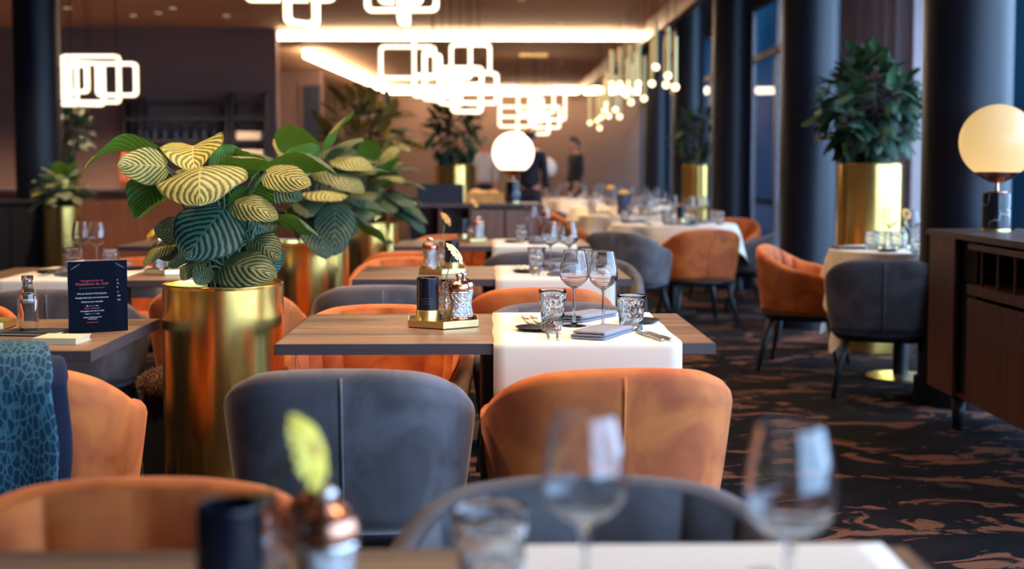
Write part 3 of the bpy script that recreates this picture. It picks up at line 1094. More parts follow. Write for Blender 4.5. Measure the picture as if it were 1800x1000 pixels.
def flower(petal, stem_pts, tilt_dir, R=.034, n=18):
    """gerbera leaning out of its vase; stem_pts are local, the vase mouth at about z=.13"""
    t = thing('gerbera', '', 'flower')
    pts = [Vector(p) for p in stem_pts]
    MB().tube(pts, [.0018] * (len(pts) - 1) + [.0024], 8).build('stem', 'flower_stem', t)
    d = Vector(tilt_dir).normalized()
    x = d.orthogonal().normalized(); y = d.cross(x)
    c = pts[-1]
    mb = MB()
    for ring, (rr, lift, ph) in enumerate(((R, .006, 0), (R * .8, .012, .5))):
        for k in range(n):
            a = 2 * PI * (k + ph) / n + random.uniform(-.05, .05)
            u = x * math.cos(a) + y * math.sin(a); w = d.cross(u)
            l = rr * random.uniform(.9, 1.06)
            rows = []
            for i in range(6):
                f = i / 5
                hwid = .0068 * math.sin(PI * min(1, .16 + .74 * f)) + .0006
                ctr = c + u * (.004 + l * f) + d * (lift * math.sin(f * PI * .7) + .004 - .006 * f * f)
                rows.append([ctr - w * hwid, ctr + d * .0008, ctr + w * hwid])
            mb.grid(rows)
    mb.build('petals', petal, t)
    MB().lathe([(0, 0), (.009, .002), (.009, .006), (0, .009)], 16).build('centre', 'flower_eye', t)
    ce = [q for q in t.children if q.name.startswith('centre')][0]
    ce.rotation_euler = d.to_track_quat('Z', 'Y').to_euler(); ce.location = c + d * .006
    cal = MB().lathe([(0, -.012), (.004, -.011), (.010, -.002), (.013, .006)], 14).build('calyx', 'stem', t)
    cal.rotation_euler = d.to_track_quat('Z', 'Y').to_euler(); cal.location = c + d * .002
    return t


def plate():
    o = MB().lathe([(0, 0), (.042, 0), (.050, .004), (.060, .0095), (.0612, .0108), (.0595, .0112), (.049, .0068), (.041, .0045), (0, .0045)], 48).build('bread_plate', 'slate')
    return tag(o, '', 'plate')


def fork():
    mb = MB()
    pts = [(-.09, .0032, .004), (-.06, .0036, .0035), (-.02, .0026, .006), (.02, .0024, .009), (.045, .0045, .0065), (.056, .0125, .008), (.064, .0132, .010)]
    rows = [[(-w, y, z), (-w, y, z + .0016), (w, y, z + .0016), (w, y, z)] for y, w, z in pts]
    ids = mb.grid(rows, close_v=True, smooth=False)
    mb.face(ids[0]); mb.face(ids[-1][::-1])
    for k in range(4):
        x = -.0111 + .0074 * k
        r = [[(x - q, y, z), (x - q, y, z + .0015), (x + q, y, z + .0015), (x + q, y, z)] for y, z, q in ((.063, .010, .0022), (.085, .0135, .0020), (.104, .0165, .0012))]
        i2 = mb.grid(r, close_v=True, smooth=False); mb.face(i2[0]); mb.face(i2[-1][::-1])
    o = mb.build('fork', 'steel'); o.data.transform(Matrix.Diagonal((1.08, 1.05, 1.05, 1)))
    return tag(o, '', 'fork')


def knife():
    mb = MB()
    pts = [(-.10, .005, .0005, .004), (-.05, .006, .0005, .005), (-.005, .0045, .001, .0045), (.005, .0075, .0012, .003), (.06, .009, .0012, .0028), (.10, .0065, .0012, .0026), (.115, .001, .0012, .002)]
    rows = [[(-w, y, z0), (-w, y, z1), (w, y, z1), (w, y, z0)] for y, w, z0, z1 in pts]
    ids = mb.grid(rows, close_v=True, smooth=False); mb.face(ids[0]); mb.face(ids[-1][::-1])
    o = mb.build('knife', 'steel'); o.data.transform(Matrix.Diagonal((1.15, .95, 1.6, 1)))
    return tag(o, '', 'knife')


def napkin():
    """long linen napkin folded over three times, the loop of its fold towards -Y"""
    mb = MB()
    prof = []
    hw = .046
    # one continuous folded sheet seen in section (x,z): three layers
    for k in range(9):
        prof.append((hw - 2 * hw * k / 8, .0035 + .0006 * math.sin(k)))
    for k in range(1, 6):
        a = PI * k / 6
        prof.append((-hw - .0045 * math.sin(a), .0035 + .0042 - .0042 * math.cos(a)))
    for k in range(9):
        prof.append((-hw + 1.92 * hw * k / 8, .0119 + .0005 * math.sin(2 * k)))
    for k in range(1, 6):
        a = PI * k / 6
        prof.append((.92 * hw + .0045 * math.sin(a), .0119 + .0042 - .0042 * math.cos(a)))
    for k in range(9):
        prof.append((.92 * hw - 1.9 * hw * k / 8, .0203 + .0008 * math.sin(3 * k + 1)))
    rows = []
    for i in range(13):
        f = i / 12
        y = -.115 + .23 * f
        sag = 1 - .25 * f
        rows.append([(x * (1 + .02 * math.sin(7 * f)), y, z * sag + .0005) for x, z in prof])
    mb.grid(rows)
    o = mb.build('napkin', 'napkin')
    so = o.modifiers.new('thickness', 'SOLIDIFY'); so.thickness = .0052; so.offset = 0
    return tag(o, '', 'napkin')


BUILD.update(wine=wine_glass, tumbler=tumbler, tray=tray, candle=candle, mill=mill, vase=vase, plate=plate, fork=fork, knife=knife, napkin=napkin)
GW, GT, GN, GC, GP = 'wine glasses', 'crystal water tumblers', 'folded grey napkins', 'cutlery', 'black bread plates'


def setting(name, dx, dy, where, full=True, fr=None):
    """the sharp table's place settings, shifted to another table"""
    def at(px, py, z=CL):
        p = G(px, py, z); return (p.x + dx, p.y + dy, z)
    if full:
        place('wine', at(1009, 573), 0, 'wine glass nearer the planters ' + where, GW)
        place('wine', at(1060, 576), 1, 'wine glass nearer the window ' + where, GW)
        place('tumbler', at(971, 569), .2, 'crystal tumbler at the planter end of the runner ' + where, GT)
        place('tumbler', at(1109, 580), 1.1, 'crystal tumbler at the window end of the runner ' + where, GT)
    place('plate', at(942, 580), 0, 'small black bread plate beside the forks ' + where, GP)
    place('plate', at(1126, 567), 0, 'small black bread plate behind the tumbler ' + where, GP)
    place('napkin', at(1060, 589), math.radians(-26), 'grey folded napkin at the front place ' + where, GN)
    place('napkin', at(1030, 560), math.radians(-34), 'grey folded napkin lying at the far place ' + where, GN)
    for px, py, r, l in ((962, 590, 0, 'first fork from the plate '), (979, 591, -.03, 'second fork from the plate ')):
        place('fork', at(px, py), r, l + where, GC)
    for px, py, r, l in ((1142, 592, .23, 'knife closer to the napkin '), (1157, 592, .23, 'outer knife of the front place ')):
        place('knife', at(px, py), r, l + where, GC)
    for px, py, r, l in ((926, 563, PI + .1, 'knife of the far place, outermost '), (941, 562, PI + .1, 'knife of the far place, inner one ')):
        place('knife', at(px, py), r, l + where, GC)


setting('T1', 0, 0, 'on the sharp table')


def spice(dx, c, where, petal, stem, tilt, vx=None, order=1, R=.034, n=18):
    """tray with candle holder, bud vase with a gerbera and two mills; c = tray centre"""
    c = Vector(c)
    place('tray', (c.x, c.y, TOP), .04, 'gold hexagonal tray ' + where, 'hexagonal spice trays')
    z = TOP + .0062
    k = order
    place('candle', (c.x - .046 * k, c.y - .018, z), 0, 'black candle holder with brass foot ' + where, 'black candle holders')
    vp = Vector((c.x + .006 * k, c.y + .022, z))
    place('vase', vp, 0, 'small cut glass bud vase ' + where, 'bud vases')
    place('mill', (c.x + .048 * k, c.y - .012, z), 0, 'front copper topped pepper mill ' + where, 'pepper mills')
    place('mill', (c.x + .062 * k, c.y + .048, z), .4, 'rear copper topped pepper mill ' + where, 'pepper mills')
    f = flower(petal, stem, tilt, R, n)
    f.location = vp
    f['label'] = {'petal_cream': 'pale cream gerbera leaning from the bud vase ', 'petal_yellow': 'yellow gerbera leaning from the bud vase ', 'petal_orange': 'orange gerbera in the bud vase '}[petal] + where
    f['group'] = 'gerberas in bud vases'
    return f


ts = [(0, 0, .01), (-.003, 0, .06), (-.001, 0, .12), (.010, 0, .16), (.018, -.002, .195), (.026, -.004, .208)]
spice(0, G(779, 571, TOP), 'on the sharp table', 'petal_cream', ts, (.66, -.10, .52), R=.037, n=22)
# table row behind
for n, px, py in (('T2', 777, 479), ('T3', 826, 424)):
    c = G(px, py, TOP)
    spice(0, c, {'T2': 'on the second table', 'T3': 'on the third table'}[n], 'petal_orange', [(0, 0, .01), (0, 0, .12), (.012, 0, .18), (.02, 0, .235)], (.7, -.2, .5), order=-1 if n == 'T2' else 1)
c1 = TB['T1']
setting('T2', .03, TB['T2'][1] - c1[1] + .05, 'on the second table')
setting('T3', .02, TB['T3'][1] - c1[1] + .05, 'on the third table')
setting('L2', RX['L2'] - .29, TB['L2'][1] - c1[1] + .1, 'on the table behind the menu card')
spice(0, G(300, 480, TOP), 'on the table behind the menu card', 'petal_yellow', [(0, 0, .01), (0, 0, .11), (-.02, 0, .15), (-.06, 0, .17), (-.078, -.002, .165)], (-.6, -.3, .5), order=-1)
# nearest table
for px, py, Y, l in ((1028, 735, 1.30, 'blurred wine glass in front of the orange chair'), (1390, 760, 1.24, 'blurred wine glass in front of the carpet')):
    p = P(px, py, Y)
    p.z = CL
    place('wine', p, 0, l, GW)
p = P(862, 930, 1.40); place('tumbler', (p.x, p.y, CL), 0, 'blurred tumbler on the nearest table, left of its wine glass', GT)
p = P(1500, 990, 1.36); place('napkin', (p.x - .05, 1.28, CL), -.7, 'grey folded napkin on the nearest table', GN)
p = P(400, 950, 1.27); cz = TOP + .0062
place('tray', (p.x + .05, 1.30, TOP), 0, 'gold hexagonal tray on the nearest table, cropped below', 'hexagonal spice trays')
place('candle', (p.x, 1.28, cz), 0, 'large blurred black candle holder on the nearest table', 'black candle holders')
p = P(596, 950, 1.30)
place('mill', (p.x - .012, 1.30, cz), 0, 'blurred copper topped pepper mill nearest to us', 'pepper mills')
place('mill', (p.x - .03, 1.36, cz), 0, 'blurred second pepper mill on the nearest table', 'pepper mills')
p = P(500, 940, 1.34)
place('vase', (p.x - .02, 1.345, cz), 0, 'blurred bud vase on the nearest table', 'bud vases')
h = P(533, 795, 1.24)
vb = Vector((p.x - .02, 1.345, cz))
hl = h - vb
f = flower('petal_yellow', [(0, 0, .01), (-.005, 0, .11), (-.012, -.01, .14), (hl.x * .35 - .01, hl.y * .5, hl.z * .72), (hl.x * .8, hl.y * .9, hl.z * .98), hl], (.85, -.12, .32), R=.036, n=20)
f.location = vb; f['label'] = 'blurred yellow gerbera drooping at the front'; f['group'] = 'gerberas in bud vases'
place('fork', (.34, 1.36, CL), .3, 'blurred fork on the nearest table beside the napkin', GC)

# ------------------------------------------------------------------ menu table
A_, B_ = G(121, 587, TOP), G(226, 581, TOP)
mt = thing('menu_card', 'navy folded tent menu card with red and white print', 'menu', (A_.x, A_.y, TOP), math.atan2(B_.y - A_.y, B_.x - A_.x))
wd = (B_ - A_).length; ht = .208
w1 = wd * .79
MB().box((w1 / 2, 0, ht / 2), (w1, .0012, ht)).build('front_panel', ['menu'], mt)
mb = MB().box(((wd - w1) / 2, 0, ht / 2), (wd - w1, .0012, ht)); q = mb.build('side_panel', ['menu'], mt); q.location = (w1, 0, 0); q.rotation_euler = (0, 0, math.radians(9))
mb = MB()
e = Vector((w1 + (wd - w1) * math.cos(.157), (wd - w1) * math.sin(.157), 0)); ap = Vector((wd * .36, .085, 0))
for a, b in ((Vector((0, 0.001, 0)), ap), (ap, e)):
    d = b - a
    mb.box(((a + b) / 2 + Vector((0, 0, ht / 2))), (d.length, .0012, ht), math.atan2(d.y, d.x))
mb.build('back_panel', 'menu_inside', mt)


def text(s, parent, loc, size, m, align='CENTER', width=None, name='lettering'):
    c = bpy.data.curves.new(name, 'FONT')
    c.body = s; c.size = size; c.align_x = align; c.extrude = .0001
    c.materials.append(M[m])
    tmp = bpy.data.objects.new(name, c)
    COL.objects.link(tmp)
    me = bpy.data.meshes.new_from_object(tmp.evaluated_get(bpy.context.evaluated_depsgraph_get()))
    bpy.data.objects.remove(tmp)
    o = bpy.data.objects.new(name, me); COL.objects.link(o)
    o.parent = parent; o.location = loc; o.rotation_euler = (PI / 2, 0, 0)
    return o


LN = [(.149, .0085, 'ink_red', 'Voorgerechten de'), (.1385, .0118, 'ink_red', 'Klassiekers du chef'), (.129, .0058, 'faint_print', 'les vins et les desserts maison'),
      (.1125, .0062, 'ink_white', 'Filet van dorade en Saint-Jacques'), (.1005, .0062, 'ink_white', 'Huisgerookte zalm met komkommer'), (.0885, .0062, 'ink_white', 'Carpaccio van rode biet'),
      (.0770, .0055, 'ink_white', 'Bij — — — de'), (.0690, .0075, 'ink_red', "Menu 'Seizoen'"), (.0620, .0055, 'ink_white', 'drie gangen met wijn en koffie'), (.0540, .0055, 'ink_white', 'vanaf — — — per'),
      (.0440, .0046, 'ink_white', 'allergie of dieet? vraag onze'), (.0390, .0046, 'ink_white', 'medewerkers'), (.0290, .0058, 'ink_red', 'smakelijk eten')]
for z, sz, m_, s_ in LN:
    text(s_, mt, (w1 * .50, -.0011, z), sz, m_)
for z, s_ in ((.149, '9'), (.139, '15'), (.128, '8'), (.114, '11'), (.103, '18,5'), (.091, '16,5')):
    text(s_, q, ((wd - w1) * .12, -.0011, z), .0058, 'ink_white', 'LEFT')
mb = MB()
for cx, sgn in ((.022, 1), (w1 + .012, -1)):
    for k in range(7):
        f = k / 6
        mb.box((cx - sgn * .012 + sgn * .022 * f, -.0009, .186 + .014 * f), (.004 + .004 * math.sin(f * PI), .0006, .0016))
mb.build('printed_feather', 'faint_print', mt)


def book(name, label, c, w, d, h, rz, cover, group):
    t = thing(name, label, 'book', c, rz, group)
    MB().box((0, 0, h / 2), (w - .006, d - .006, h - .005)).build('pages', 'paper', t)
    mb = MB().box((0, 0, .0012), (w, d, .0024)).box((0, 0, h - .0012), (w, d, .0024)).box((-w / 2 + .0012, 0, h / 2), (.0024, d, h))
    mb.build('cover', cover, t)
    return t


b1 = G(112, 601, TOP)
book('notebook', 'cream notebook lying at the front edge of the menu table', (b1.x - .005, b1.y, TOP), .125, .10, .017, -.10, 'paper', 'menu books')
b2 = G(75, 592, TOP)
book('menu_folder', 'thin black menu folder behind the cream notebook', (b2.x - .045, b2.y + .07, TOP), .16, .115, .010, -.12, 'cover_black', 'menu books')
bt = G(48, 586, TOP)
prof = [(0, 0), (.026, 0), (.0285, .004), (.029, .05), (.0285, .095), (.025, .115), (.016, .130), (.0140, .138), (.0140, .150), (.0165, .155), (.0165, .166), (.0150, .167), (.0128, .155), (.0123, .14), (.0145, .130), (.0233, .113), (.0262, .09), (.0265, .01), (0, .007)]
tb = thing('glass_bottle', 'clear glass bottle with pale crescent print beside the menu card', 'bottle', (bt.x, bt.y + .01, TOP))
MB().lathe(prof, 40).build('body', 'glass', tb)
mb = MB()
for sg in (-1, 1):
    pts = []
    rows = []
    for k in range(9):
        a = math.radians(-90 + sg * (58 + 22 * math.sin(PI * k / 8) * 0)); z = .062 + .05 * k / 8
        w = .30 * math.sin(PI * k / 8)
        rows.append([(.0294 * math.cos(a - sg * 0), .0294 * math.sin(a), z), (.0294 * math.cos(a + sg * w), .0294 * math.sin(a + sg * w), z)])
    mb.grid(rows)
mb.build('crescent_print', 'ink_white', tb)
tt = G(-28, 577, TOP)
place('tray', (tt.x - .03, tt.y, TOP), .04, 'gold hexagonal tray at the edge of the menu table', 'hexagonal spice trays')
mm = G(0, 574, TOP)
place('mill', (mm.x - .022, tt.y - .01, TOP + .0062), 0, 'copper topped pepper mill on the menu table', 'pepper mills')


# ------------------------------------------------------------------ draped jacket, scarf, fur coat (on the dim orange chair)
def drape(name, label, cat, chair_xy, rot, s0, s1, zb_out, zb_in, off, m, folds, amp, seed, ragged=.03):
    rnd = random.Random(seed)
    U, V = 60, 44
    rows = []
    ph = rnd.uniform(0, 6)
    for i in range(U + 1):
        f = i / U
        s = s0 + (s1 - s0) * f
        h = ctop(s)
        row = []
        lo = zb_out + ragged * math.sin(f * 9 + ph)
        for j in range(V + 1):
            g = j / V
            if g < .72:
                z = lo + (h - .02 - lo) * (g / .72)
                w = (1 - g / .72)
                fo = amp * math.sin(folds * f * 2 * PI + ph + 1.5 * math.sin(3 * g)) * (.25 + w)
                row.append(shell_point(s + .012 * math.sin(8 * g + f * 5), z, off + amp * .8 + fo))
            elif g < .86:
                a = PI * (g - .72) / .14
                th = .052 + 2 * off
                row.append(plan(s, ktap(h - .03), -off + th / 2 - th / 2 * math.cos(a)) + Vector((0, 0, h - .02 + (.03 + off) * math.sin(a))))
            else:
                z = h - .02 - (h - .02 - zb_in) * (g - .86) / .14
                row.append(plan(s, ktap(z), .052 + off + .028) + Vector((0, 0, z)))
        rows.append(row)
    mb = MB(); mb.grid(rows)
    o = mb.build(name, m)
    so = o.modifiers.new('thickness', 'SOLIDIFY'); so.thickness = .006; so.offset = 0
    o.location = (chair_xy[0], chair_xy[1], 0); o.rotation_euler = (0, 0, rot)
    return tag(o, label, cat)


cxy = (-1.22, 3.10 + CB)
drape('jacket', 'navy jacket hanging over the dim orange chair back', 'jacket', cxy, .05, -.62, .21, .40, .60, .020, 'denim', 3, .012, 3)
drape('scarf', 'teal patterned scarf hanging over the navy jacket', 'scarf', cxy, .05, -.52, .15, .37, .62, .052, 'scarf', 3.5, .016, 5, .05)
# collar roll of the jacket
rows = []
t = thing('fur_trimmed_coat', 'black coat with brown fur trim between the menu table and the brass planter', 'coat', (-1.075, 4.42, 0))
rnd = random.Random(4)
mb = MB()
rows = []
for k in range(15):
    f = k / 14
    z = .03 + .45 * f
    rows.append([(.10 * (1 + .25 * math.sin(3 * a + 5 * f)) * (1.1 - .35 * f) * math.cos(a) , .07 * (1 + .2 * math.sin(4 * a + 3 * f)) * (1.1 - .3 * f) * math.sin(a), z) for a in [2 * PI * j / 28 for j in range(28)]])
ids = mb.grid(rows, close_v=True); mb.face(ids[-1]); mb.face(ids[0][::-1])
mb.build('coat_body', 'coat_black', t)
mb = MB()
for k in range(5200):
    a = rnd.uniform(0, 2 * PI); q = rnd.uniform(-1, 1)
    nrm = Vector((math.cos(a) * math.sqrt(1 - q * q), math.sin(a) * math.sqrt(1 - q * q), q))
    b = Vector((nrm.x * .105, nrm.y * .085, .50 + nrm.z * .045))
    d = (nrm + Vector((rnd.uniform(-.7, .7), rnd.uniform(-.7, .7), rnd.uniform(-.9, .3)))).normalized() * rnd.uniform(.012, .024)
    sd = d.cross(Vector((rnd.uniform(-1, 1), rnd.uniform(-1, 1), 1))).normalized() * .0013
    i0 = [mb.vert(b - sd), mb.vert(b + sd), mb.vert(b + d)]
    mb.face(i0)
mb.sphere((0, 0, .50), .1, 20, 12, (1.03, .83, .44))
mb.build('fur_trim', 'fur', t)


# ------------------------------------------------------------------ plants
def leaf(mb, B, T, N, w, arch=.08, cup=.12, ripple=.0, tint=0.0, nu=14, nv=8, shape=1.0, twist=0.0):
    B, T, N = Vector(B), Vector(T), Vector(N)
    d = T - B; L = d.length; d.normalize()
    side = d.cross(N)
    if side.length < 1e-4:
        side = d.orthogonal()
    side.normalize(); n = side.cross(d).normalized()
    rows, uvs = [], []
    ph = random.uniform(0, 6)
    for i in range(nu + 1):
        t = i / nu
        hw = w / 2 * (max(0.0, math.sin(PI * (t * .985 + .015) ** (.72 * shape))) ** .62)
        c = B + d * L * t + n * (arch * L * 4 * t * (1 - t)) 
        r, u = [], []
        sd = side if not twist else (Matrix.Rotation(twist * t, 3, d) @ side)
        for j in range(nv + 1):
            v = -1 + 2 * j / nv
            lift = -cup * abs(v) ** 1.6 * hw + 1.9 * ripple * math.sin(t * 10 + ph + 1.5 * v) * abs(v) ** 1.5 * hw
            back = -d * L * .07 * abs(v) * (1 - t) ** 3
            r.append(c + sd * v * hw + n * lift + back); u.append((t, v * .5 + .5))
        rows.append(r); uvs.append(u)
    f0 = len(mb.f)
    mb.grid(rows, uvs=uvs, tint=tint)
    for k in range(f0, len(mb.f)):
        mb.f[k] = mb.f[k][::-1]
        mb.uv[k] = mb.uv[k][::-1]


def pot(name, label, cat, x, y, r, h, group, taper=0.0):
    t = thing(name, label, cat, (x, y, 0), 0, group)
    MB().lathe([(0, 0), (r - taper, 0), (r - taper, .006), (r, h - .012), (r + .001, h - .003), (r - .003, h), (r - .008, h - .003), (r - .012, h - .06), (0, h - .06)], 72).build('planter', 'brass', t)
    MB().lathe([(0, h - .03), (r * .5, h - .032), (r - .013, h - .045)], 40).build('soil', 'soil', t)
    return t


# the big calathea: leaves placed one by one (base pixel, tip pixel, depth of each, width in metres, normal hint, tint)
PX, PY, PR, PH = -.835, 4.12, .188, .868
t1 = pot('potted_calathea', 'striped calathea in the tall brass planter beside the sharp table', 'potted plant', PX, PY, PR, PH, 'brass planters')
fo, st = MB(), MB()
LV = [
    # bx, by, bY, tx, ty, tY, width, N, tint, arch, cup, ripple
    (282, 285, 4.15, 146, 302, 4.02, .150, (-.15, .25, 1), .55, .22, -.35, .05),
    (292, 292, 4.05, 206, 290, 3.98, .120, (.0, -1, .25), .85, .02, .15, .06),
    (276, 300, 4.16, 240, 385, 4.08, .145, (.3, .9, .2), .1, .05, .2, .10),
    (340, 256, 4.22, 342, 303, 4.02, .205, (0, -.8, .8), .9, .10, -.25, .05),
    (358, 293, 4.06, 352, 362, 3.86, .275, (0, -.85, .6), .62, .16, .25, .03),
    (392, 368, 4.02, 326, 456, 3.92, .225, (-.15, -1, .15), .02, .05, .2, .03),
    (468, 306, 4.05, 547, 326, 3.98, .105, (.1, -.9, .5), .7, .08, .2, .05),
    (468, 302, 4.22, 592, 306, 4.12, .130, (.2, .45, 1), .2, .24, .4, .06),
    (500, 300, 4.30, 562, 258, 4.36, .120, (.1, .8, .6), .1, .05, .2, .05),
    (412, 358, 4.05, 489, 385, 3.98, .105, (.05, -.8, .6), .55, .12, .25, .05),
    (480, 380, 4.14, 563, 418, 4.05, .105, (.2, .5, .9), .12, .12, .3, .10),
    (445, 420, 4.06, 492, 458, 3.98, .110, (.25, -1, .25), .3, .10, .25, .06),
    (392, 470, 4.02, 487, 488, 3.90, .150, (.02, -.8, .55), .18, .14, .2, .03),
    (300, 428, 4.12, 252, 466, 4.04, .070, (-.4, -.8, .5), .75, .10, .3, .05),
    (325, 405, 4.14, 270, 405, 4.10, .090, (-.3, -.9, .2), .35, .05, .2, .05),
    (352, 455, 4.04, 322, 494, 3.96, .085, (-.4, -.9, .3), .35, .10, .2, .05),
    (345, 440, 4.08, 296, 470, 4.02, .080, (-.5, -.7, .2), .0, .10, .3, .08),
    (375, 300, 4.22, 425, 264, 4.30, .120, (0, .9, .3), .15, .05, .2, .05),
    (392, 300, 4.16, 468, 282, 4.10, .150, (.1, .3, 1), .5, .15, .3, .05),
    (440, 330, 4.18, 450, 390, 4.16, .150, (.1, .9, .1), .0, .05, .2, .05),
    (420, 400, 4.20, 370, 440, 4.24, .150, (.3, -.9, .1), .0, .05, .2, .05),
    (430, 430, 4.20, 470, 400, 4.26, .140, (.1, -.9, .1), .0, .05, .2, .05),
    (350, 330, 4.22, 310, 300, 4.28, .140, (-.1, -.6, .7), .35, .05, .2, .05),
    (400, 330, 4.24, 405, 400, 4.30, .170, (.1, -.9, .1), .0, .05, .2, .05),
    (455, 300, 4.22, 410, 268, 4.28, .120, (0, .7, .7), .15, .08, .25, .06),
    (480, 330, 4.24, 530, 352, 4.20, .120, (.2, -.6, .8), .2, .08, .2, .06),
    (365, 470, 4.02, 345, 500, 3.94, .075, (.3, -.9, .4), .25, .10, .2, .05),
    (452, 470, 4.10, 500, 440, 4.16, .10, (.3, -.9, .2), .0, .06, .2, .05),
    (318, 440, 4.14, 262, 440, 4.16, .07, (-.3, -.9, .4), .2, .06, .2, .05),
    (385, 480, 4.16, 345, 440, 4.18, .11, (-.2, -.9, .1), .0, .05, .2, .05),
]
org = Vector((PX, PY, 0))
for bx, by, bY, tx, ty, tY, w, N, ti, ar, cu, ri in LV:
    B, T = P(bx, by, bY) - org, P(tx, ty, tY) - org
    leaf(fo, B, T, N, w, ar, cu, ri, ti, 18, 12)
    root = Vector((random.uniform(-.05, .06), random.uniform(-.05, .05), PH - .04))
    mid = root.lerp(B, .55) + Vector((0, 0, .06)) + Vector(((root.x - B.x) * .3, 0, 0))
    pts = [(root * (1 - u) ** 2 + mid * (2 * u * (1 - u)) + B * u * u) for u in [k / 9 for k in range(10)]]
    st.tube(pts, [.0052 - .0022 * k / 9 for k in range(10)], 8)
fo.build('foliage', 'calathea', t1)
st.build('stems', 'stem', t1)


def calathea_cloud(t, h, n, rad, up, seed, size=.17, hand=()):
    rnd = random.Random(seed)
    fo, st = MB(), MB()
    for k in range(n):
        a = 2 * PI * k * .382 + rnd.uniform(-.3, .3)
        f = (k + .5) / n
        el = math.radians(75 - 95 * f ** .8)
        rr = rad * (.25 + .75 * f) * rnd.uniform(.8, 1.1)
        B = Vector((rr * math.cos(a) * .6, rr * math.sin(a) * .6, h + up * (1 - .75 * f) * rnd.uniform(.85, 1.1)))
        d = Vector((math.cos(a) * math.cos(el), math.sin(a) * math.cos(el), math.sin(el) - .55))
        L = size * rnd.uniform(.8, 1.25)
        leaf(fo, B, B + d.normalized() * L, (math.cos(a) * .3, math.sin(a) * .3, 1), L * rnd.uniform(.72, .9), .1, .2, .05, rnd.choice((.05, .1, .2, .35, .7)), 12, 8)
        st.tube([Vector((rnd.uniform(-.04, .04), rnd.uniform(-.04, .04), h - .04)), B.lerp(Vector((0, 0, h)), .4) + Vector((0, 0, .05)), B], [.005, .004, .003], 6)
    for (B, T, N, w, ti) in hand:
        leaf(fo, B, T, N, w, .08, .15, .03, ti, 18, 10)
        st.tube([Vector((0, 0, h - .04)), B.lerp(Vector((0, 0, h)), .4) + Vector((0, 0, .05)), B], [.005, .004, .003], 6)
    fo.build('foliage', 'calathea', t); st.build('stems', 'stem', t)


x2 = P(545, 430, 6.4).x
t2 = pot('potted_calathea', 'calathea in the second brass planter, with a big drooping blue green leaf', 'potted plant', x2, 6.4, .188, .868, 'brass planters')
o2 = Vector((x2, 6.4, 0))
calathea_cloud(t2, .868, 24, .42, .42, 11, .24, [
    (P(590, 362, 6.15) - o2, P(588, 450, 6.05) - o2, (0, -1, .3), .20, .12),
    (P(560, 300, 6.3) - o2, P(640, 340, 6.1) - o2, (.2, -.7, .7), .16, .35),
    (P(590, 280, 6.3) - o2, P(655, 300, 6.2) - o2, (.2, -.5, .8), .16, .6)])
x3 = P(657, 400, 8.75).x - .02
t3 = pot('potted_calathea', 'leafy dark calathea in the third brass planter before the cabinet', 'potted plant', x3, 8.75, .188, .868, 'brass planters')
calathea_cloud(t3, .868, 40, .40, .42, 23, .22)


def leafy(t, h0, h1, rad, n, seed, m, size, droop=.3, tr=.012, squash=1.0, trunks=3, pale=(.0, .1, .2, .5)):
    """bushy plant: a few woody stems and n leaves through a rounded crown between h0 and h1"""
    rnd = random.Random(seed)
    fo, st = MB(), MB()
    hc = (h0 + h1) / 2; hh = (h1 - h0) / 2
    ends = []
    for k in range(trunks):
        a = 2 * PI * k / trunks + rnd.uniform(-.4, .4)
        e = Vector((rad * .45 * math.cos(a), rad * .45 * math.sin(a), hc + hh * rnd.uniform(.2, .7)))
        s0 = Vector((.03 * math.cos(a), .03 * math.sin(a), h0 - .08))
        st.tube([s0, s0.lerp(e, .5) + Vector((rnd.uniform(-.03, .03), rnd.uniform(-.03, .03), 0)), e], [tr, tr * .8, tr * .5], 8)
        ends.append((s0, e))
    for k in range(n):
        z = rnd.uniform(-1, 1); a = rnd.uniform(0, 2 * PI)
        q = math.sqrt(1 - z * z) * rnd.uniform(.55, 1.0)
        c = Vector((rad * q * math.cos(a), rad * q * math.sin(a) * squash, hc + hh * z * rnd.uniform(.7, 1)))
        s0, e = rnd.choice(ends)
        j = s0.lerp(e, rnd.uniform(.35, 1))
        if k % 3 == 0:
            st.tube([j, j.lerp(c, .5) + Vector((0, 0, .03)), c], [tr * .4, tr * .3, .0015], 5)
        d = (c - j).normalized() + Vector((rnd.uniform(-.6, .6), rnd.uniform(-.6, .6), rnd.uniform(-.5, .4) - droop))
        d.normalize()
        L = size * rnd.uniform(.7, 1.2)
        leaf(fo, c, c + d * L, (rnd.uniform(-.5, .5), rnd.uniform(-.6, .3), 1), L * .5, .1, .25, 0, rnd.choice(pale), 7, 4)
    fo.build('foliage', m, t); st.build('stems', 'stem_dark', t)


# tall brass planters with ficus
xw = P(1528, 360, 8.7).x
tf = pot('potted_ficus', 'dark bushy ficus in the tall brass planter before the mauve curtain', 'potted plant', xw, 8.7, .218, 1.258, 'tall brass planters')
leafy(tf, 1.27, 1.98, .33, 360, 5, 'ficus', .145, pale=(.0, .2, .5, .9))
xw = P(1236, 330, 15.0).x
tf = pot('potted_ficus', 'dark ficus in a tall brass planter between the far columns', 'potted plant', xw - .08, 15.0, .16, 1.26, 'tall brass planters')
leafy(tf, 1.30, 1.92, .26, 110, 6, 'ficus', .13)
xw = P(800, 310, 14.0).x
tf = pot('potted_ficus', 'green leafy plant in a brass planter behind the dark crate', 'potted plant', xw, 14.0, .215, 1.258, 'tall brass planters')
leafy(tf, 1.28, 1.92, .30, 130, 7, 'ficus', .16)
xw = P(178, 350, 17.0).x
tf = pot('potted_ficus', 'dark plant in a tall brass planter before the shelf counter', 'potted plant', xw, 17.0 - 1.6, .20, 1.25, 'tall brass planters')
leafy(tf, 1.28, 2.0, .36, 120, 8, 'ficus', .17)
xw = P(111, 390, 12.4).x
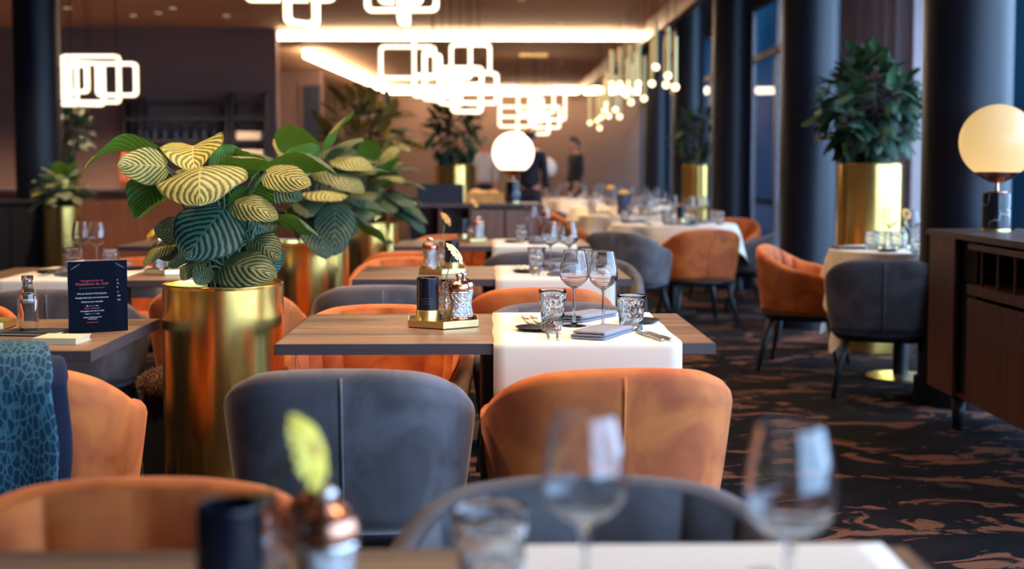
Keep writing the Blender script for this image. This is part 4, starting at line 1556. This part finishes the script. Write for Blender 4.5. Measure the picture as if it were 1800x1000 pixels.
tf = pot('potted_calathea', 'low leafy plant in a brass planter before the black column', 'potted plant', xw, 12.4, .17, .868, 'brass planters')
calathea_cloud(tf, .868, 34, .36, .30, 31, .17)
xw = P(640, 300, 10.9).x
tf = pot('potted_fiddle_fig', 'tall plant with yellow lit leaves and dark stems behind the calatheas', 'potted plant', xw, 10.9, .188, .868, 'brass planters')
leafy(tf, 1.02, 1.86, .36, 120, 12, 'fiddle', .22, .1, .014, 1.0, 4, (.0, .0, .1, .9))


# ------------------------------------------------------------------ sideboard and lamps
SX, SY0, SY1 = 2.15, 4.3, 6.33
sb = thing('sideboard', 'dark walnut sideboard under the globe lamp by the column', 'sideboard', (SX, (SY0 + SY1) / 2, 0))
ln = SY1 - SY0
MB().box((.225, 0, .916), (.47, ln + .02, .028), bev=.003).build('top', 'walnut_top', sb)
mb = MB()
mb.box((.24, 0, .175), (.42, ln - .02, .02)); mb.box((.44, 0, .54), (.018, ln - .02, .72)); mb.box((.23, ln / 2 - .012, .54), (.44, .022, .74)); mb.box((.23, -ln / 2 + .012, .54), (.44, .022, .74))
mb.box((.24, 0, .70), (.40, ln - .04, .014))
mb.build('carcass', 'walnut', sb)
MB().box((.010, ln / 2 - .20, .54), (.020, .35, .74), bev=.002).build('end_panel', 'walnut', sb)
for z_, h_ in ((.876, .026), (.685, .045)):
    MB().box((.012, -.255, z_), (.024, ln - .55, h_), bev=.002).build('rail', 'walnut', sb)
MB().box((.05, ln / 2 - .455, .54), (.02, .19, .72)).build('recess_shade', 'coat_black', sb)  # black sheet stands in for the shade inside the gap
for k in range(2):
    y1 = ln / 2 - .535 - k * .80
    MB().box((.008, y1 - .39, .41), (.018, .78, .47), bev=.003).build('door', 'walnut', sb)
for k in range(8):
    MB().box((.010, ln / 2 - .69 - k * .18, .783), (.012, .007, .16)).build('slat', 'walnut', sb)
for x in (.06, .40):
    for y in (-ln / 2 + .16, ln / 2 - .30):
        MB().tube([(x, y, .17), (x, y, 0)], [.034, .024], 16).build('leg', 'black_leg', sb)


def globe_lamp(label, loc, m, r=.175, scale=1.0):
    t = thing('globe_lamp', label, 'table lamp', loc, 0, 'globe table lamps')
    MB().lathe([(0, 0), (.066, 0), (.066, .012), (0, .012)], 40).build('foot_ring', 'brass_satin', t)
    MB().lathe([(0, .012), (.0635, .012), (.0635, .176), (.060, .180), (0, .180)], 40).build('marble_base', 'marble', t)
    MB().lathe([(0, .178), (.05, .179), (.048, .186), (.010, .190), (.008, .232), (0, .232)], 32).build('neck', 'copper', t)
    cz = .418
    prof = []
    for k in range(30):
        a = PI * k / 29 * .80
        prof.append((r * math.sin(a), cz + r * math.cos(a)))
    prof = prof[::-1]
    prof[-1] = (0, cz + r)
    MB().lathe(prof, 48).build('globe', m, t)
    zz = cz + r * math.cos(PI * .8); rr = r * math.sin(PI * .8)
    MB().lathe([(0, .226), (.03, .228), (rr * .75, zz - .024), (rr + .002, zz), (rr - .004, zz + .004), (0, zz + .004)], 40).build('cup', 'copper', t)
    return t


def opal_low():
    """lit opal glass seen against daylight"""
    m = opal_lit(); b = m.node_tree.nodes['Principled BSDF']
    b.inputs['Emission Strength'].default_value = .17
    b.inputs['Emission Color'].default_value = (1.0, .60, .22, 1)
    t = m.node_tree.nodes.new('ShaderNodeBsdfTranslucent'); t.inputs[0].default_value = (.95, .74, .42, 1)
    x = m.node_tree.nodes.new('ShaderNodeMixShader'); x.inputs[0].default_value = .6
    L = m.node_tree.links.new
    L(b.outputs[0], x.inputs[1]); L(t.outputs[0], x.inputs[2]); L(x.outputs[0], m.node_tree.nodes['Material Output'].inputs[0])
    return m


M['globe_near'] = opal_low()
lp = P(1751, 400, 6.08)
gl = globe_lamp('cream globe lamp on black marble base on the sideboard', (lp.x, 6.08, .9305), 'globe_near')
lt = bpy.data.lights.new('globe_bulb', 'POINT'); lt.energy = .55; lt.color = (1, .78, .48); lt.shadow_soft_size = .03
lb = bpy.data.objects.new('globe_bulb', lt); COL.objects.link(lb); lb.parent = gl; lb.location = (0, 0, .345)
cd = MB().tube([(lp.x + .055 + .17 * k / 15, 6.06 - .05 * math.sin(k * PI / 15), .936 + .075 * math.sin(k * PI / 15) ** 2) for k in range(16)], .004, 8).build('lamp_cord', 'black_gloss', gl)
cd.parent = gl; cd.location = (-lp.x, -6.08, -.9305)


# ------------------------------------------------------------------ centre cabinet and what stands on it
XC0, XC1 = P(715, 360, 10.7).x, P(948, 360, 10.7).x
wc = XC1 - XC0
cb = thing('serving_cabinet', 'low brown cabinet with open shelves under the bright globe lamp', 'cabinet', ((XC0 + XC1) / 2, 11.0, 0))
MB().box((0, 0, .915), (wc + .02, .50, .03), bev=.003).build('top', 'walnut_top', cb)
mb = MB().box((0, .23, .47), (wc, .02, .86)).box((-wc / 2 + .012, 0, .47), (.024, .48, .86)).box((wc / 2 - .012, 0, .47), (.024, .48, .86)).box((-.02, 0, .47), (.024, .48, .86)).box((0, 0, .06), (wc, .48, .03)).box((-wc / 4, 0, .60), (wc / 2, .46, .02)).box((-wc / 4, 0, .75), (.03, .46, .3))
mb.build('carcass', 'walnut', cb)
for k in range(2):
    MB().box((wc / 8 + k * wc / 4 - .01, -.245, .48), (wc / 4 - .012, .02, .80), bev=.002).build('door', 'brown_panel', cb)
p = P(735, 350, 10.95); q = P(814, 350, 10.95)
cr = MB()
cr.box(((p.x + q.x) / 2, 11.0, .940), (q.x - p.x, .34, .018)); cr.box(((p.x + q.x) / 2, 10.84, 1.01), (q.x - p.x, .018, .15)); cr.box(((p.x + q.x) / 2, 11.16, 1.01), (q.x - p.x, .018, .15)); cr.box((p.x + .01, 11.0, 1.01), (.02, .34, .15)); cr.box((q.x - .01, 11, 1.01), (.02, .34, .15))
tag(cr.build('crate', 'crate'), 'dark navy crate on the cabinet beside the basket', 'crate')
p = P(818, 350, 10.95); q = P(884, 350, 10.95)
wb_ = q.x - p.x
bk = thing('bread_basket', 'straw coloured basket on the cabinet beside the globe lamp', 'basket', ((p.x + q.x) / 2, 10.95, .931))
MB().box((0, 0, .008), (wb_, .24, .016)).box((0, -.12, .042), (wb_, .012, .084)).box((0, .12, .042), (wb_, .012, .084)).box((-wb_ / 2, 0, .042), (.012, .24, .084)).box((wb_ / 2, 0, .042), (.012, .24, .084)).build('basket_body', 'straw', bk)
for k, (dx, dz, r) in enumerate(((-.07, .09, .062), (.075, .085, .058), (.0, .085, .05))):
    tag(MB().sphere((0, 0, 0), r, 18, 10, (1.1, .9, .8)).build('bread_roll', 'bread', loc=((p.x + q.x) / 2 + dx, 10.95 + (.05 if k == 2 else -.03), .931 + dz - .02)), ['round bread roll in the basket, nearest the crate', 'round bread roll in the basket, nearest the lamp', 'bread roll at the back of the basket'][k], 'bread', 'bread rolls in the basket')
lp = P(902, 272, 10.9)
globe_lamp('bright glowing globe lamp on the central cabinet', (lp.x, 10.9, .931), 'globe_bright')
lp2 = P(960, 297, 21.0)
lt_ = thing('lamp_table', 'small dark side table under the pale unlit globe lamp', 'side table', (lp2.x, 21.0, 0))
MB().lathe([(0, .77), (.22, .77), (.22, .80), (0, .80)], 32).build('tabletop', 'walnut_top', lt_)
MB().lathe([(0, .02), (.03, .02), (.03, .77), (0, .77)], 20).build('pedestal', 'black_metal', lt_)
MB().lathe([(0, 0), (.16, 0), (.16, .02), (0, .02)], 32).build('base', 'black_metal', lt_)
gl2 = globe_lamp('pale unlit globe lamp behind the bright one', (lp2.x, 21.0, .80), 'opal_off')


# ------------------------------------------------------------------ cloth-covered tables on the window side
def draped_table(name, label, clothlabel, x, y, R, half, rot, brass=False, top=.75):
    t = thing('round_table', label, 'table', (x, y, 0), 0, 'white draped tables')
    MB().lathe([(0, top - .03), (R, top - .03), (R, top), (0, top)], 48).build('tabletop', 'table_edge', t)
    MB().lathe([(0, .02), (.045, .02), (.045, top - .03), (0, top - .03)], 28).build('pedestal', 'black_metal', t)
    MB().lathe([(0, 0), (.20, 0), (.20, .010), (.12, .02), (0, .022)], 48).build('base', 'brass_satin' if brass else 'black_metal', t)
    mb = MB(); rows = []
    n = 120
    for j in range(n):
        a = 2 * PI * j / n
        b = half / max(abs(math.cos(a - rot)), abs(math.sin(a - rot)))
        hang = max(.06, b - R)
        hang = min(hang, top - .06)
        corner = (b / half - 1) / .414
        row = [(0.01 * math.cos(a), .01 * math.sin(a), top + .004)]
        for k in range(1, 5):
            row.append(((R - .004) * k / 4 * math.cos(a), (R - .004) * k / 4 * math.sin(a), top + .004))
        for k in range(1, 4):
            q = PI / 2 * k / 3
            row.append(((R + .010 * math.sin(q)) * math.cos(a), (R + .010 * math.sin(q)) * math.sin(a), top - .006 + .010 * math.cos(q)))
        for k in range(1, 9):
            f = k / 8
            fo_ = f * (.030 * math.sin(a * 12) + .02 * math.sin(a * 7 + 1))
            rr = R + .012 + f * hang * .12 + fo_ + corner * .10 * f ** .7
            row.append((rr * math.cos(a), rr * math.sin(a), top - .006 - hang * f))
        rows.append(row)
    mb.grid(rows, close_u=True)
    for f in range(len(mb.f)):
        mb.f[f] = mb.f[f][::-1]
    o = mb.build('tablecloth', 'linen', loc=(x, y, 0))
    tag(o, clothlabel, 'tablecloth', 'white tablecloths')
    return t


RA = (2.42, 7.55)
draped_table('a', 'round table with brass base disc near the column', 'white cloth draped over the window table, corner hanging low', RA[0], RA[1], .41, .69, math.radians(80), True)
RB = (P(1184, 400, 10.98).x, 11.0)
draped_table('b', 'round table before the second column, under a white cloth', 'white cloth on the round table with the orange chair', RB[0], RB[1], .52, .66, math.radians(35))
LT = [(P(1060, 383, 13).x + .35, 13.2, .58), (P(1065, 368, 16).x + .2, 16.2, .62), (P(1000, 352, 20).x + .1, 20.0, .65)]
for k, (x, y, r) in enumerate(LT):
    nm = ['nearest', 'middle', 'farthest'][k]
    draped_table('c', nm + ' of the white tables receding along the pendants', 'white cloth on the ' + nm + ' table receding along the pendants', x, y, r, r * 1.25, .6 + k)
ZC = .755
DX = lambda c, r, a: (c[0] + r * math.cos(a), c[1] + r * math.sin(a), ZC)
wa = 'on the draped window table'
for px, py, kd, l in ((1532, 439, 'tumbler', 'tumbler closest to the brass planter '), (1547, 437, 'tumbler', 'second tumbler from the brass planter '), (1563, 434, 'wine', 'wine glass in front of the planter '), (1576, 438, 'tumbler', 'tumbler between the wine glasses '), (1603, 440, 'wine', 'wine glass nearest the column '), (1612, 446, 'tumbler', 'tumbler nearest the column ')):
    p = G(px, py, ZC)
    place(kd, (p.x, p.y, ZC), 0, l + wa, GW if kd == 'wine' else GT)
p = G(1560, 442, ZC); place('plate', (p.x, p.y, ZC), 0, 'dark bread plate ' + wa, GP)
p = G(1588, 437, ZC)
place('vase', (p.x, p.y, ZC), 0, 'little bud vase ' + wa, 'bud vases')
f = flower('petal_orange', [(0, 0, .01), (.002, 0, .12), (.006, 0, .20)], (.2, -.9, .3)); f.location = (p.x, p.y, ZC); f['label'] = 'pale orange gerbera by the wine glass ' + wa; f['group'] = 'gerberas in bud vases'
p = G(1490, 437, ZC)
book('menu_folder', 'flat dark menu folder ' + wa, (p.x + .02, p.y, ZC), .20, .13, .010, .1, 'cover_black', 'menu books')
rnd = random.Random(9)
for c, r, nme, cnt in ((RB, .52, 'the round table with the orange chair', 14), ((LT[0][0], LT[0][1]), .58, 'the nearest pendant side table', 14), ((LT[1][0], LT[1][1]), .62, 'the middle pendant side table', 12), ((LT[2][0], LT[2][1]), .65, 'the farthest pendant side table', 10)):
    for k in range(cnt):
        a = 2 * PI * k / cnt + rnd.uniform(-.12, .12)
        rr = r * (.78 if k % 2 else .50)
        kd = 'wine' if k % 3 != 1 else 'tumbler'
        place(kd, DX(c, rr, a), 0, ('wine glass among the settings on ' if kd == 'wine' else 'water tumbler among the settings on ') + nme, ('wine glasses on ' if kd == 'wine' else 'tumblers on ') + nme)
    for k in range(3):
        a = 2 * PI * k / 3 + .5
        place('napkin', DX(c, r * .66, a + .12), a, 'folded napkin among the settings on ' + nme, 'napkins on ' + nme)
    place('candle', DX(c, r * .12, 0), 0, 'black candle holder in the middle of ' + nme, 'black candle holders')


def caddy():
    t = thing('table_caddy', '', 'caddy')
    MB().lathe([(0, 0), (.07, 0), (.07, .20), (.064, .20), (.064, .01), (0, .01)], 32).build('bucket', 'candle_blue', t)
    MB().sphere((0, 0, .21), .06, 16, 10, (1, 1, .6)).build('bread', 'bread', t)
    return t


BUILD['caddy'] = caddy
for px, py, i, l in ((1104, 372, 0, 'dark blue bread bucket on the nearest pendant side table'), (1056, 358, 1, 'dark blue bread bucket on the middle pendant side table')):
    p = G(px, py + 4, ZC)
    place('caddy', (LT[i][0] - .13, LT[i][1] - .10, ZC), 0, l, 'bread buckets')


# ------------------------------------------------------------------ curtain
mb = MB(); rows = []
n = 260
y0, y1 = 11.05, 14.0
for i in range(n + 1):
    f = i / n
    y = y0 + (y1 - y0) * f
    rows.append([(3.60 + .12 * math.sin(f * 2 * PI * 11 + .6 * math.sin(f * 9)) * (1 - .25 * g) + .02 * math.sin(f * 40), y + .02 * math.sin(f * 2 * PI * 22), .04 + 3.52 * g) for g in (0, .25, .5, .75, 1)])
mb.grid(rows)
o = mb.build('curtain', 'curtain')
tag(o, 'long mauve grey pleated curtain behind the tall ficus', 'curtain')
so = o.modifiers.new('thickness', 'SOLIDIFY'); so.thickness = .004
o = MB().tube([(3.62, 10.9, 3.57), (3.62, 14.15, 3.57)], .02, 12).build('curtain_rail', 'bronze')
tag(o, 'curtain rail above the mauve curtain', 'curtain rail')

# ------------------------------------------------------------------ shelf side: counter, shelf rack and bottles
cx0, cx1 = -7.0, P(560, 350, 17.4).x - .35
ct = thing('bar_counter', 'dark brown bar counter in front of the shelf wall', 'counter', ((cx0 + cx1) / 2, 17.4, 0))
MB().box((0, 0, .46), (cx1 - cx0, .55, .90)).build('front', 'walnut', ct)
MB().box((0, 0, .925), (cx1 - cx0 + .06, .62, .04), bev=.004).build('worktop', 'crate', ct)
rk = thing('shelf_rack', 'open wall rack with dark shelves on the taupe wall', 'shelf', (P(330, 200, 18.5).x, 18.5, 0))
x0, x1 = P(222, 200, 18.5).x - P(330, 200, 18.5).x, P(402, 200, 18.5).x - P(330, 200, 18.5).x
for z in (P(0, 180, 18.5).z, P(0, 209, 18.5).z, P(0, 248, 18.5).z):
    MB().box(((x0 + x1) / 2, 0, z), (x1 - x0, .30, .045)).build('shelf_board', 'crate', rk)
for x in (x0, P(252, 200, 18.5).x - P(330, 200, 18.5).x, x1):
    MB().box((x, 0, 1.55), (.04, .28, 1.30)).build('post', 'crate', rk)
rk2 = thing('shelf_rack', 'narrower wall rack at the wall corner with pale boxes', 'shelf', (P(440, 200, 18.5).x, 18.5, 0))
w = P(470, 200, 18.5).x - P(412, 200, 18.5).x
for z in (P(0, 178, 18.5).z, P(0, 208, 18.5).z, P(0, 248, 18.5).z, P(0, 280, 18.5).z):
    MB().box((0, 0, z), (w, .30, .045)).build('shelf_board', 'crate', rk2)
for x in (-w / 2, w / 2):
    MB().box((x, 0, 1.6), (.04, .28, 1.36)).build('post', 'crate', rk2)
zz = P(0, 248, 18.5).z + .023
for k, (px, z_) in enumerate(((440, zz), (440, P(0, 280, 18.5).z + .023))):
    o = MB().box((0, 0, .055), (.34 + .04 * k, .2, .11), bev=.01).build('storage_box', 'white_box', loc=(P(px, 240, 18.5).x, 18.45, z_))
    tag(o, ['pale box on the middle shelf of the corner rack', 'pale box on the lowest shelf of the corner rack'][k], 'box', 'boxes on the racks')


def bottle():
    o = MB().lathe([(0, 0), (.034, 0), (.036, .004), (.036, .15), (.030, .175), (.013, .20), (.013, .27), (.015, .272), (.015, .285), (0, .285)], 20).build('bottle', 'bottle_dark')
    o.data.transform(Matrix.Scale(.84, 4))
    return tag(o, '', 'bottle')


BUILD['bottle'] = bottle
rnd = random.Random(2)
for k in range(10):
    place('bottle', (P(240 + 17 * k, 250, 18.5).x, 18.5 + rnd.uniform(-.05, .05), zz), 0, 'dark bottle standing in the row on the lower shelf', 'bottles on the lower shelf')
p = P(224, 262, 17.3)
tv = MB().lathe([(0, 0), (.07, 0), (.10, .10), (.11, .25), (.085, .40), (.07, .46), (.08, .50), (.07, .50), (.06, .45), (0, .44)], 32).build('vase', 'terracotta', loc=(p.x, 17.3, .946))
tag(tv, 'terracotta vase on the bar counter before the shelves', 'vase')
bc = thing('waiter_station', 'black cabinet beside the black column behind the brass planter', 'cabinet', (P(30, 400, 12.7).x, 12.75, 0))
MB().box((0, 0, .45), (.62, .45, .86)).build('body', 'coat_black', bc)
MB().box((0, 0, .895), (.66, .48, .03)).build('top', 'crate', bc)
for k in (-1, 1):
    MB().box((k * .15, -.235, .46), (.28, .02, .78), bev=.004).build('door', 'coat_black', bc)


# ------------------------------------------------------------------ people
def skin(name, pts, edges, radii, m, parent, sub=2):
    me = bpy.data.meshes.new(name)
    me.from_pydata([tuple(p) for p in pts], edges, [])
    me.materials.append(M[m])
    o = bpy.data.objects.new(name, me); COL.objects.link(o); o.parent = parent
    md = o.modifiers.new('skin', 'SKIN'); md.use_smooth_shade = True
    for i, r in enumerate(radii):
        sv = me.skin_vertices[0].data[i]
        sv.radius = r if isinstance(r, tuple) else (r, r)
        sv.use_root = (i == 0)
    sd = o.modifiers.new('smooth', 'SUBSURF'); sd.levels = sub; sd.render_levels = sub
    return o


def head(t, c, facing, hairmat='hair'):
    """head with nose, ears, brow and hair; facing = rotation about z (0 looks to -Y)"""
    h = bpy.data.objects.new('head', None)
    mb = MB()
    rows = []
    prof = [(-.115, .030, .02), (-.10, .052, .012), (-.075, .064, .006), (-.04, .070, 0), (0, .074, 0), (.04, .077, .004), (.075, .072, .008), (.10, .054, .01), (.116, .02, .012)]
    for z, r, dy in prof:
        rows.append([(r * math.cos(a), dy + r * 1.18 * math.sin(a), z) for a in [2 * PI * j / 24 for j in range(24)]])
    ids = mb.grid(rows, close_v=True); mb.face(ids[-1]); mb.face(ids[0][::-1])
    for f in range(len(mb.f)):
        mb.f[f] = mb.f[f]
    mb.sphere((0, -.088, -.012), .016, 10, 8, (.8, 1.1, 1.5))
    for sx in (-1, 1):
        mb.sphere((sx * .076, .004, -.005), .022, 10, 8, (.45, .8, 1.3))
    mb.sphere((0, -.078, -.058), .02, 10, 6, (1.2, .5, .35))
    o = mb.build('head', 'skin', t, c); o.rotation_euler = (0, 0, facing)
    ey = MB()
    for sx in (-1, 1):
        ey.sphere((sx * .029, -.078, .012), .009, 10, 8, (1.2, .8, .8))
    ey.build('eyes', 'hair', o)
    hb = MB(); rows = []
    for k in range(9):
        a = PI / 2 * k / 8
        z = .005 + .125 * math.sin(a); r = .084 * math.cos(a) + .002
        rows.append([(r * math.cos(b), .014 + r * 1.2 * math.sin(b), z + (.045 * max(0, -math.sin(b)) - .04 * max(0, math.sin(b))) * math.cos(a)) for b in [2 * PI * j / 24 for j in range(24)]])
    hb.grid(rows, close_v=True)
    hb.build('hair', hairmat, o)
    return o


def hand(pts, edges, radii, wrist_i, wrist, d, side, n):
    """palm and five fingers grown on the end of an arm"""
    d, side, n = Vector(d).normalized(), Vector(side).normalized(), Vector(n).normalized()
    pm = Vector(wrist) + d * .05
    pts.append(pm); radii.append((.034, .016)); edges.append((wrist_i, len(pts) - 1)); pi_ = len(pts) - 1
    for k, L in enumerate((.062, .072, .068, .052)):
        o_ = side * (-.027 + .018 * k)
        a = pm + d * .038 + o_; b = a + d * L * .5 - n * .006; c = b + d * L * .45 - n * .016
        i0 = len(pts)
        pts += [a, b, c]; radii += [.0095, .0085, .0065]; edges += [(pi_, i0), (i0, i0 + 1), (i0 + 1, i0 + 2)]
    i0 = len(pts)
    a = pm - d * .008 - side * .038; b = a + d * .035 - side * .014; c = b + d * .025 - n * .008
    pts += [a, b, c]; radii += [.012, .0095, .008]; edges += [(pi_, i0), (i0, i0 + 1), (i0 + 1, i0 + 2)]


def standing(label, x, y, rz, top, legs, hairmat='hair', jacket=None):
    t = thing('person', label, 'person', (x, y, 0), rz, 'people standing at the far end')
    V = Vector
    # body (skin): neck, trunk, arms, legs as one surface
    pts = [V((0, 0, 1.0)), V((0, 0, 1.20)), V((0, .01, 1.40)), V((0, .01, 1.47)), V((0, 0, 1.54))]
    ed = [(0, 1), (1, 2), (2, 3), (3, 4)]; ra = [(.095, .065), (.095, .065), (.10, .065), .050, .05]
    for sx in (-1, 1):
        i = len(pts)
        arm = [V((sx * .17, .01, 1.42)), V((sx * .215, .02, 1.15)), V((sx * .20, -.06, .92))]
        pts += arm; ra += [.05, .04, .028]; ed += [(2, i), (i, i + 1), (i + 1, i + 2)]
        hand(pts, ed, ra, i + 2, arm[2], (0, -.25, -1), (0, 1, 0), (-sx, 0, 0))
        i = len(pts)
        pts += [V((sx * .09, 0, .92)), V((sx * .10, -.005, .50)), V((sx * .10, .01, .09)), V((sx * .11, -.10, .045))]
        ra += [.062, .046, .034, .033]; ed += [(0, i), (i, i + 1), (i + 1, i + 2), (i + 2, i + 3)]
    skin('body', pts, ed, ra, 'skin', t)
    # clothes
    pts = [V((0, 0, .93)), V((0, 0, 1.20)), V((0, .01, 1.38)), V((0, .01, 1.455))]; ed = [(0, 1), (1, 2), (2, 3)]; ra = [(.155, .11), (.145, .105), (.155, .105), .072]
    for sx in (-1, 1):
        i = len(pts)
        pts += [V((sx * .175, .01, 1.41)), V((sx * .218, .02, 1.15)), V((sx * .203, -.05, .95))]; ra += [.068, .056, .044]; ed += [(2, i), (i, i + 1), (i + 1, i + 2)]
    skin('jacket' if jacket else 'shirt', pts, ed, ra, top, t)
    pts = [V((0, 0, .98)), V((0, 0, .90))]; ed = [(0, 1)]; ra = [(.145, .105), (.15, .11)]
    for sx in (-1, 1):
        i = len(pts)
        pts += [V((sx * .09, 0, .82)), V((sx * .10, -.005, .50)), V((sx * .10, .01, .07))]; ra += [.10, .073, .058]; ed += [(1, i), (i, i + 1), (i + 1, i + 2)]
    skin('trousers', pts, ed, ra, legs, t)
    for sx in (-1, 1):
        MB().sphere((sx * .10, -.04, .045), .05, 14, 8, (.9, 2.5, .9)).build('shoe', 'black_gloss', t)
    head(t, (0, -.02, 1.635), 0, hairmat)
    return t


px_ = P(850, 270, 23.0); standing('person in a white shirt standing behind the cabinet by the globe lamp', px_.x, 23.0, .2, 'shirt', 'suit_dark')
px_ = P(1011, 270, 23.0); standing('person in a dark suit standing by the far wall', px_.x, 23.0, -1.2, 'suit_dark', 'suit_dark', jacket=True)
px_ = P(931, 270, 17.5); standing('person in a navy jacket standing behind the bright globe lamp', px_.x, 17.5, PI - .3, 'suit_dark', 'suit_dark', jacket=True)


def seated():
    t = thing('person', 'person in a grey jacket seated at the menu table, arm at the photo edge', 'person', (-1.95, 4.42, 0), 0)
    V = Vector
    pts = [V((0, .06, .55)), V((0, .06, .78)), V((0, .02, 1.0)), V((0, .01, 1.08)), V((0, -.01, 1.15))]
    ed = [(0, 1), (1, 2), (2, 3), (3, 4)]; ra = [(.10, .07), (.10, .07), (.105, .07), .053, .052]
    for sx in (-1, 1):
        i = len(pts)
        arm = [V((sx * .18, .02, 1.0)), V((sx * .25, -.10, .80)), V((sx * .08, -.33, .79))]
        pts += arm; ra += [.052, .04, .028]; ed += [(2, i), (i, i + 1), (i + 1, i + 2)]
        hand(pts, ed, ra, i + 2, arm[2], (-sx * .8, -.45, -.05), (-.4, .8, 0), (0, 0, 1))
        i = len(pts)
        pts += [V((sx * .10, .02, .54)), V((sx * .12, -.40, .54)), V((sx * .12, -.42, .10)), V((sx * .12, -.52, .045))]
        ra += [.062, .048, .036, .033]; ed += [(0, i), (i, i + 1), (i + 1, i + 2), (i + 2, i + 3)]
    skin('body', pts, ed, ra, 'skin', t)
    pts = [V((0, .06, .52)), V((0, .06, .78)), V((0, .02, .98)), V((0, .01, 1.06))]; ed = [(0, 1), (1, 2), (2, 3)]; ra = [(.17, .125), (.155, .115), (.165, .115), .08]
    for sx in (-1, 1):
        i = len(pts)
        pts += [V((sx * .185, .02, .99)), V((sx * .245, -.09, .815)), V((sx * .10, -.31, .80))]; ra += [.075, .062, .044]; ed += [(2, i), (i, i + 1), (i + 1, i + 2)]
    skin('jacket', pts, ed, ra, 'suit_grey', t)
    pts = [V((0, .06, .56)), V((0, .03, .54))]; ed = [(0, 1)]; ra = [(.16, .10), (.16, .10)]
    for sx in (-1, 1):
        i = len(pts)
        pts += [V((sx * .10, -.02, .54)), V((sx * .12, -.40, .54)), V((sx * .12, -.42, .08))]; ra += [.098, .076, .056]; ed += [(1, i), (i, i + 1), (i + 1, i + 2)]
    skin('trousers', pts, ed, ra, 'suit_dark', t)
    for sx in (-1, 1):
        MB().sphere((sx * .12, -.47, .045), .05, 14, 8, (.9, 2.4, .9)).build('shoe', 'black_gloss', t)
    head(t, (0, -.03, 1.26), .3)
    return t


seated()
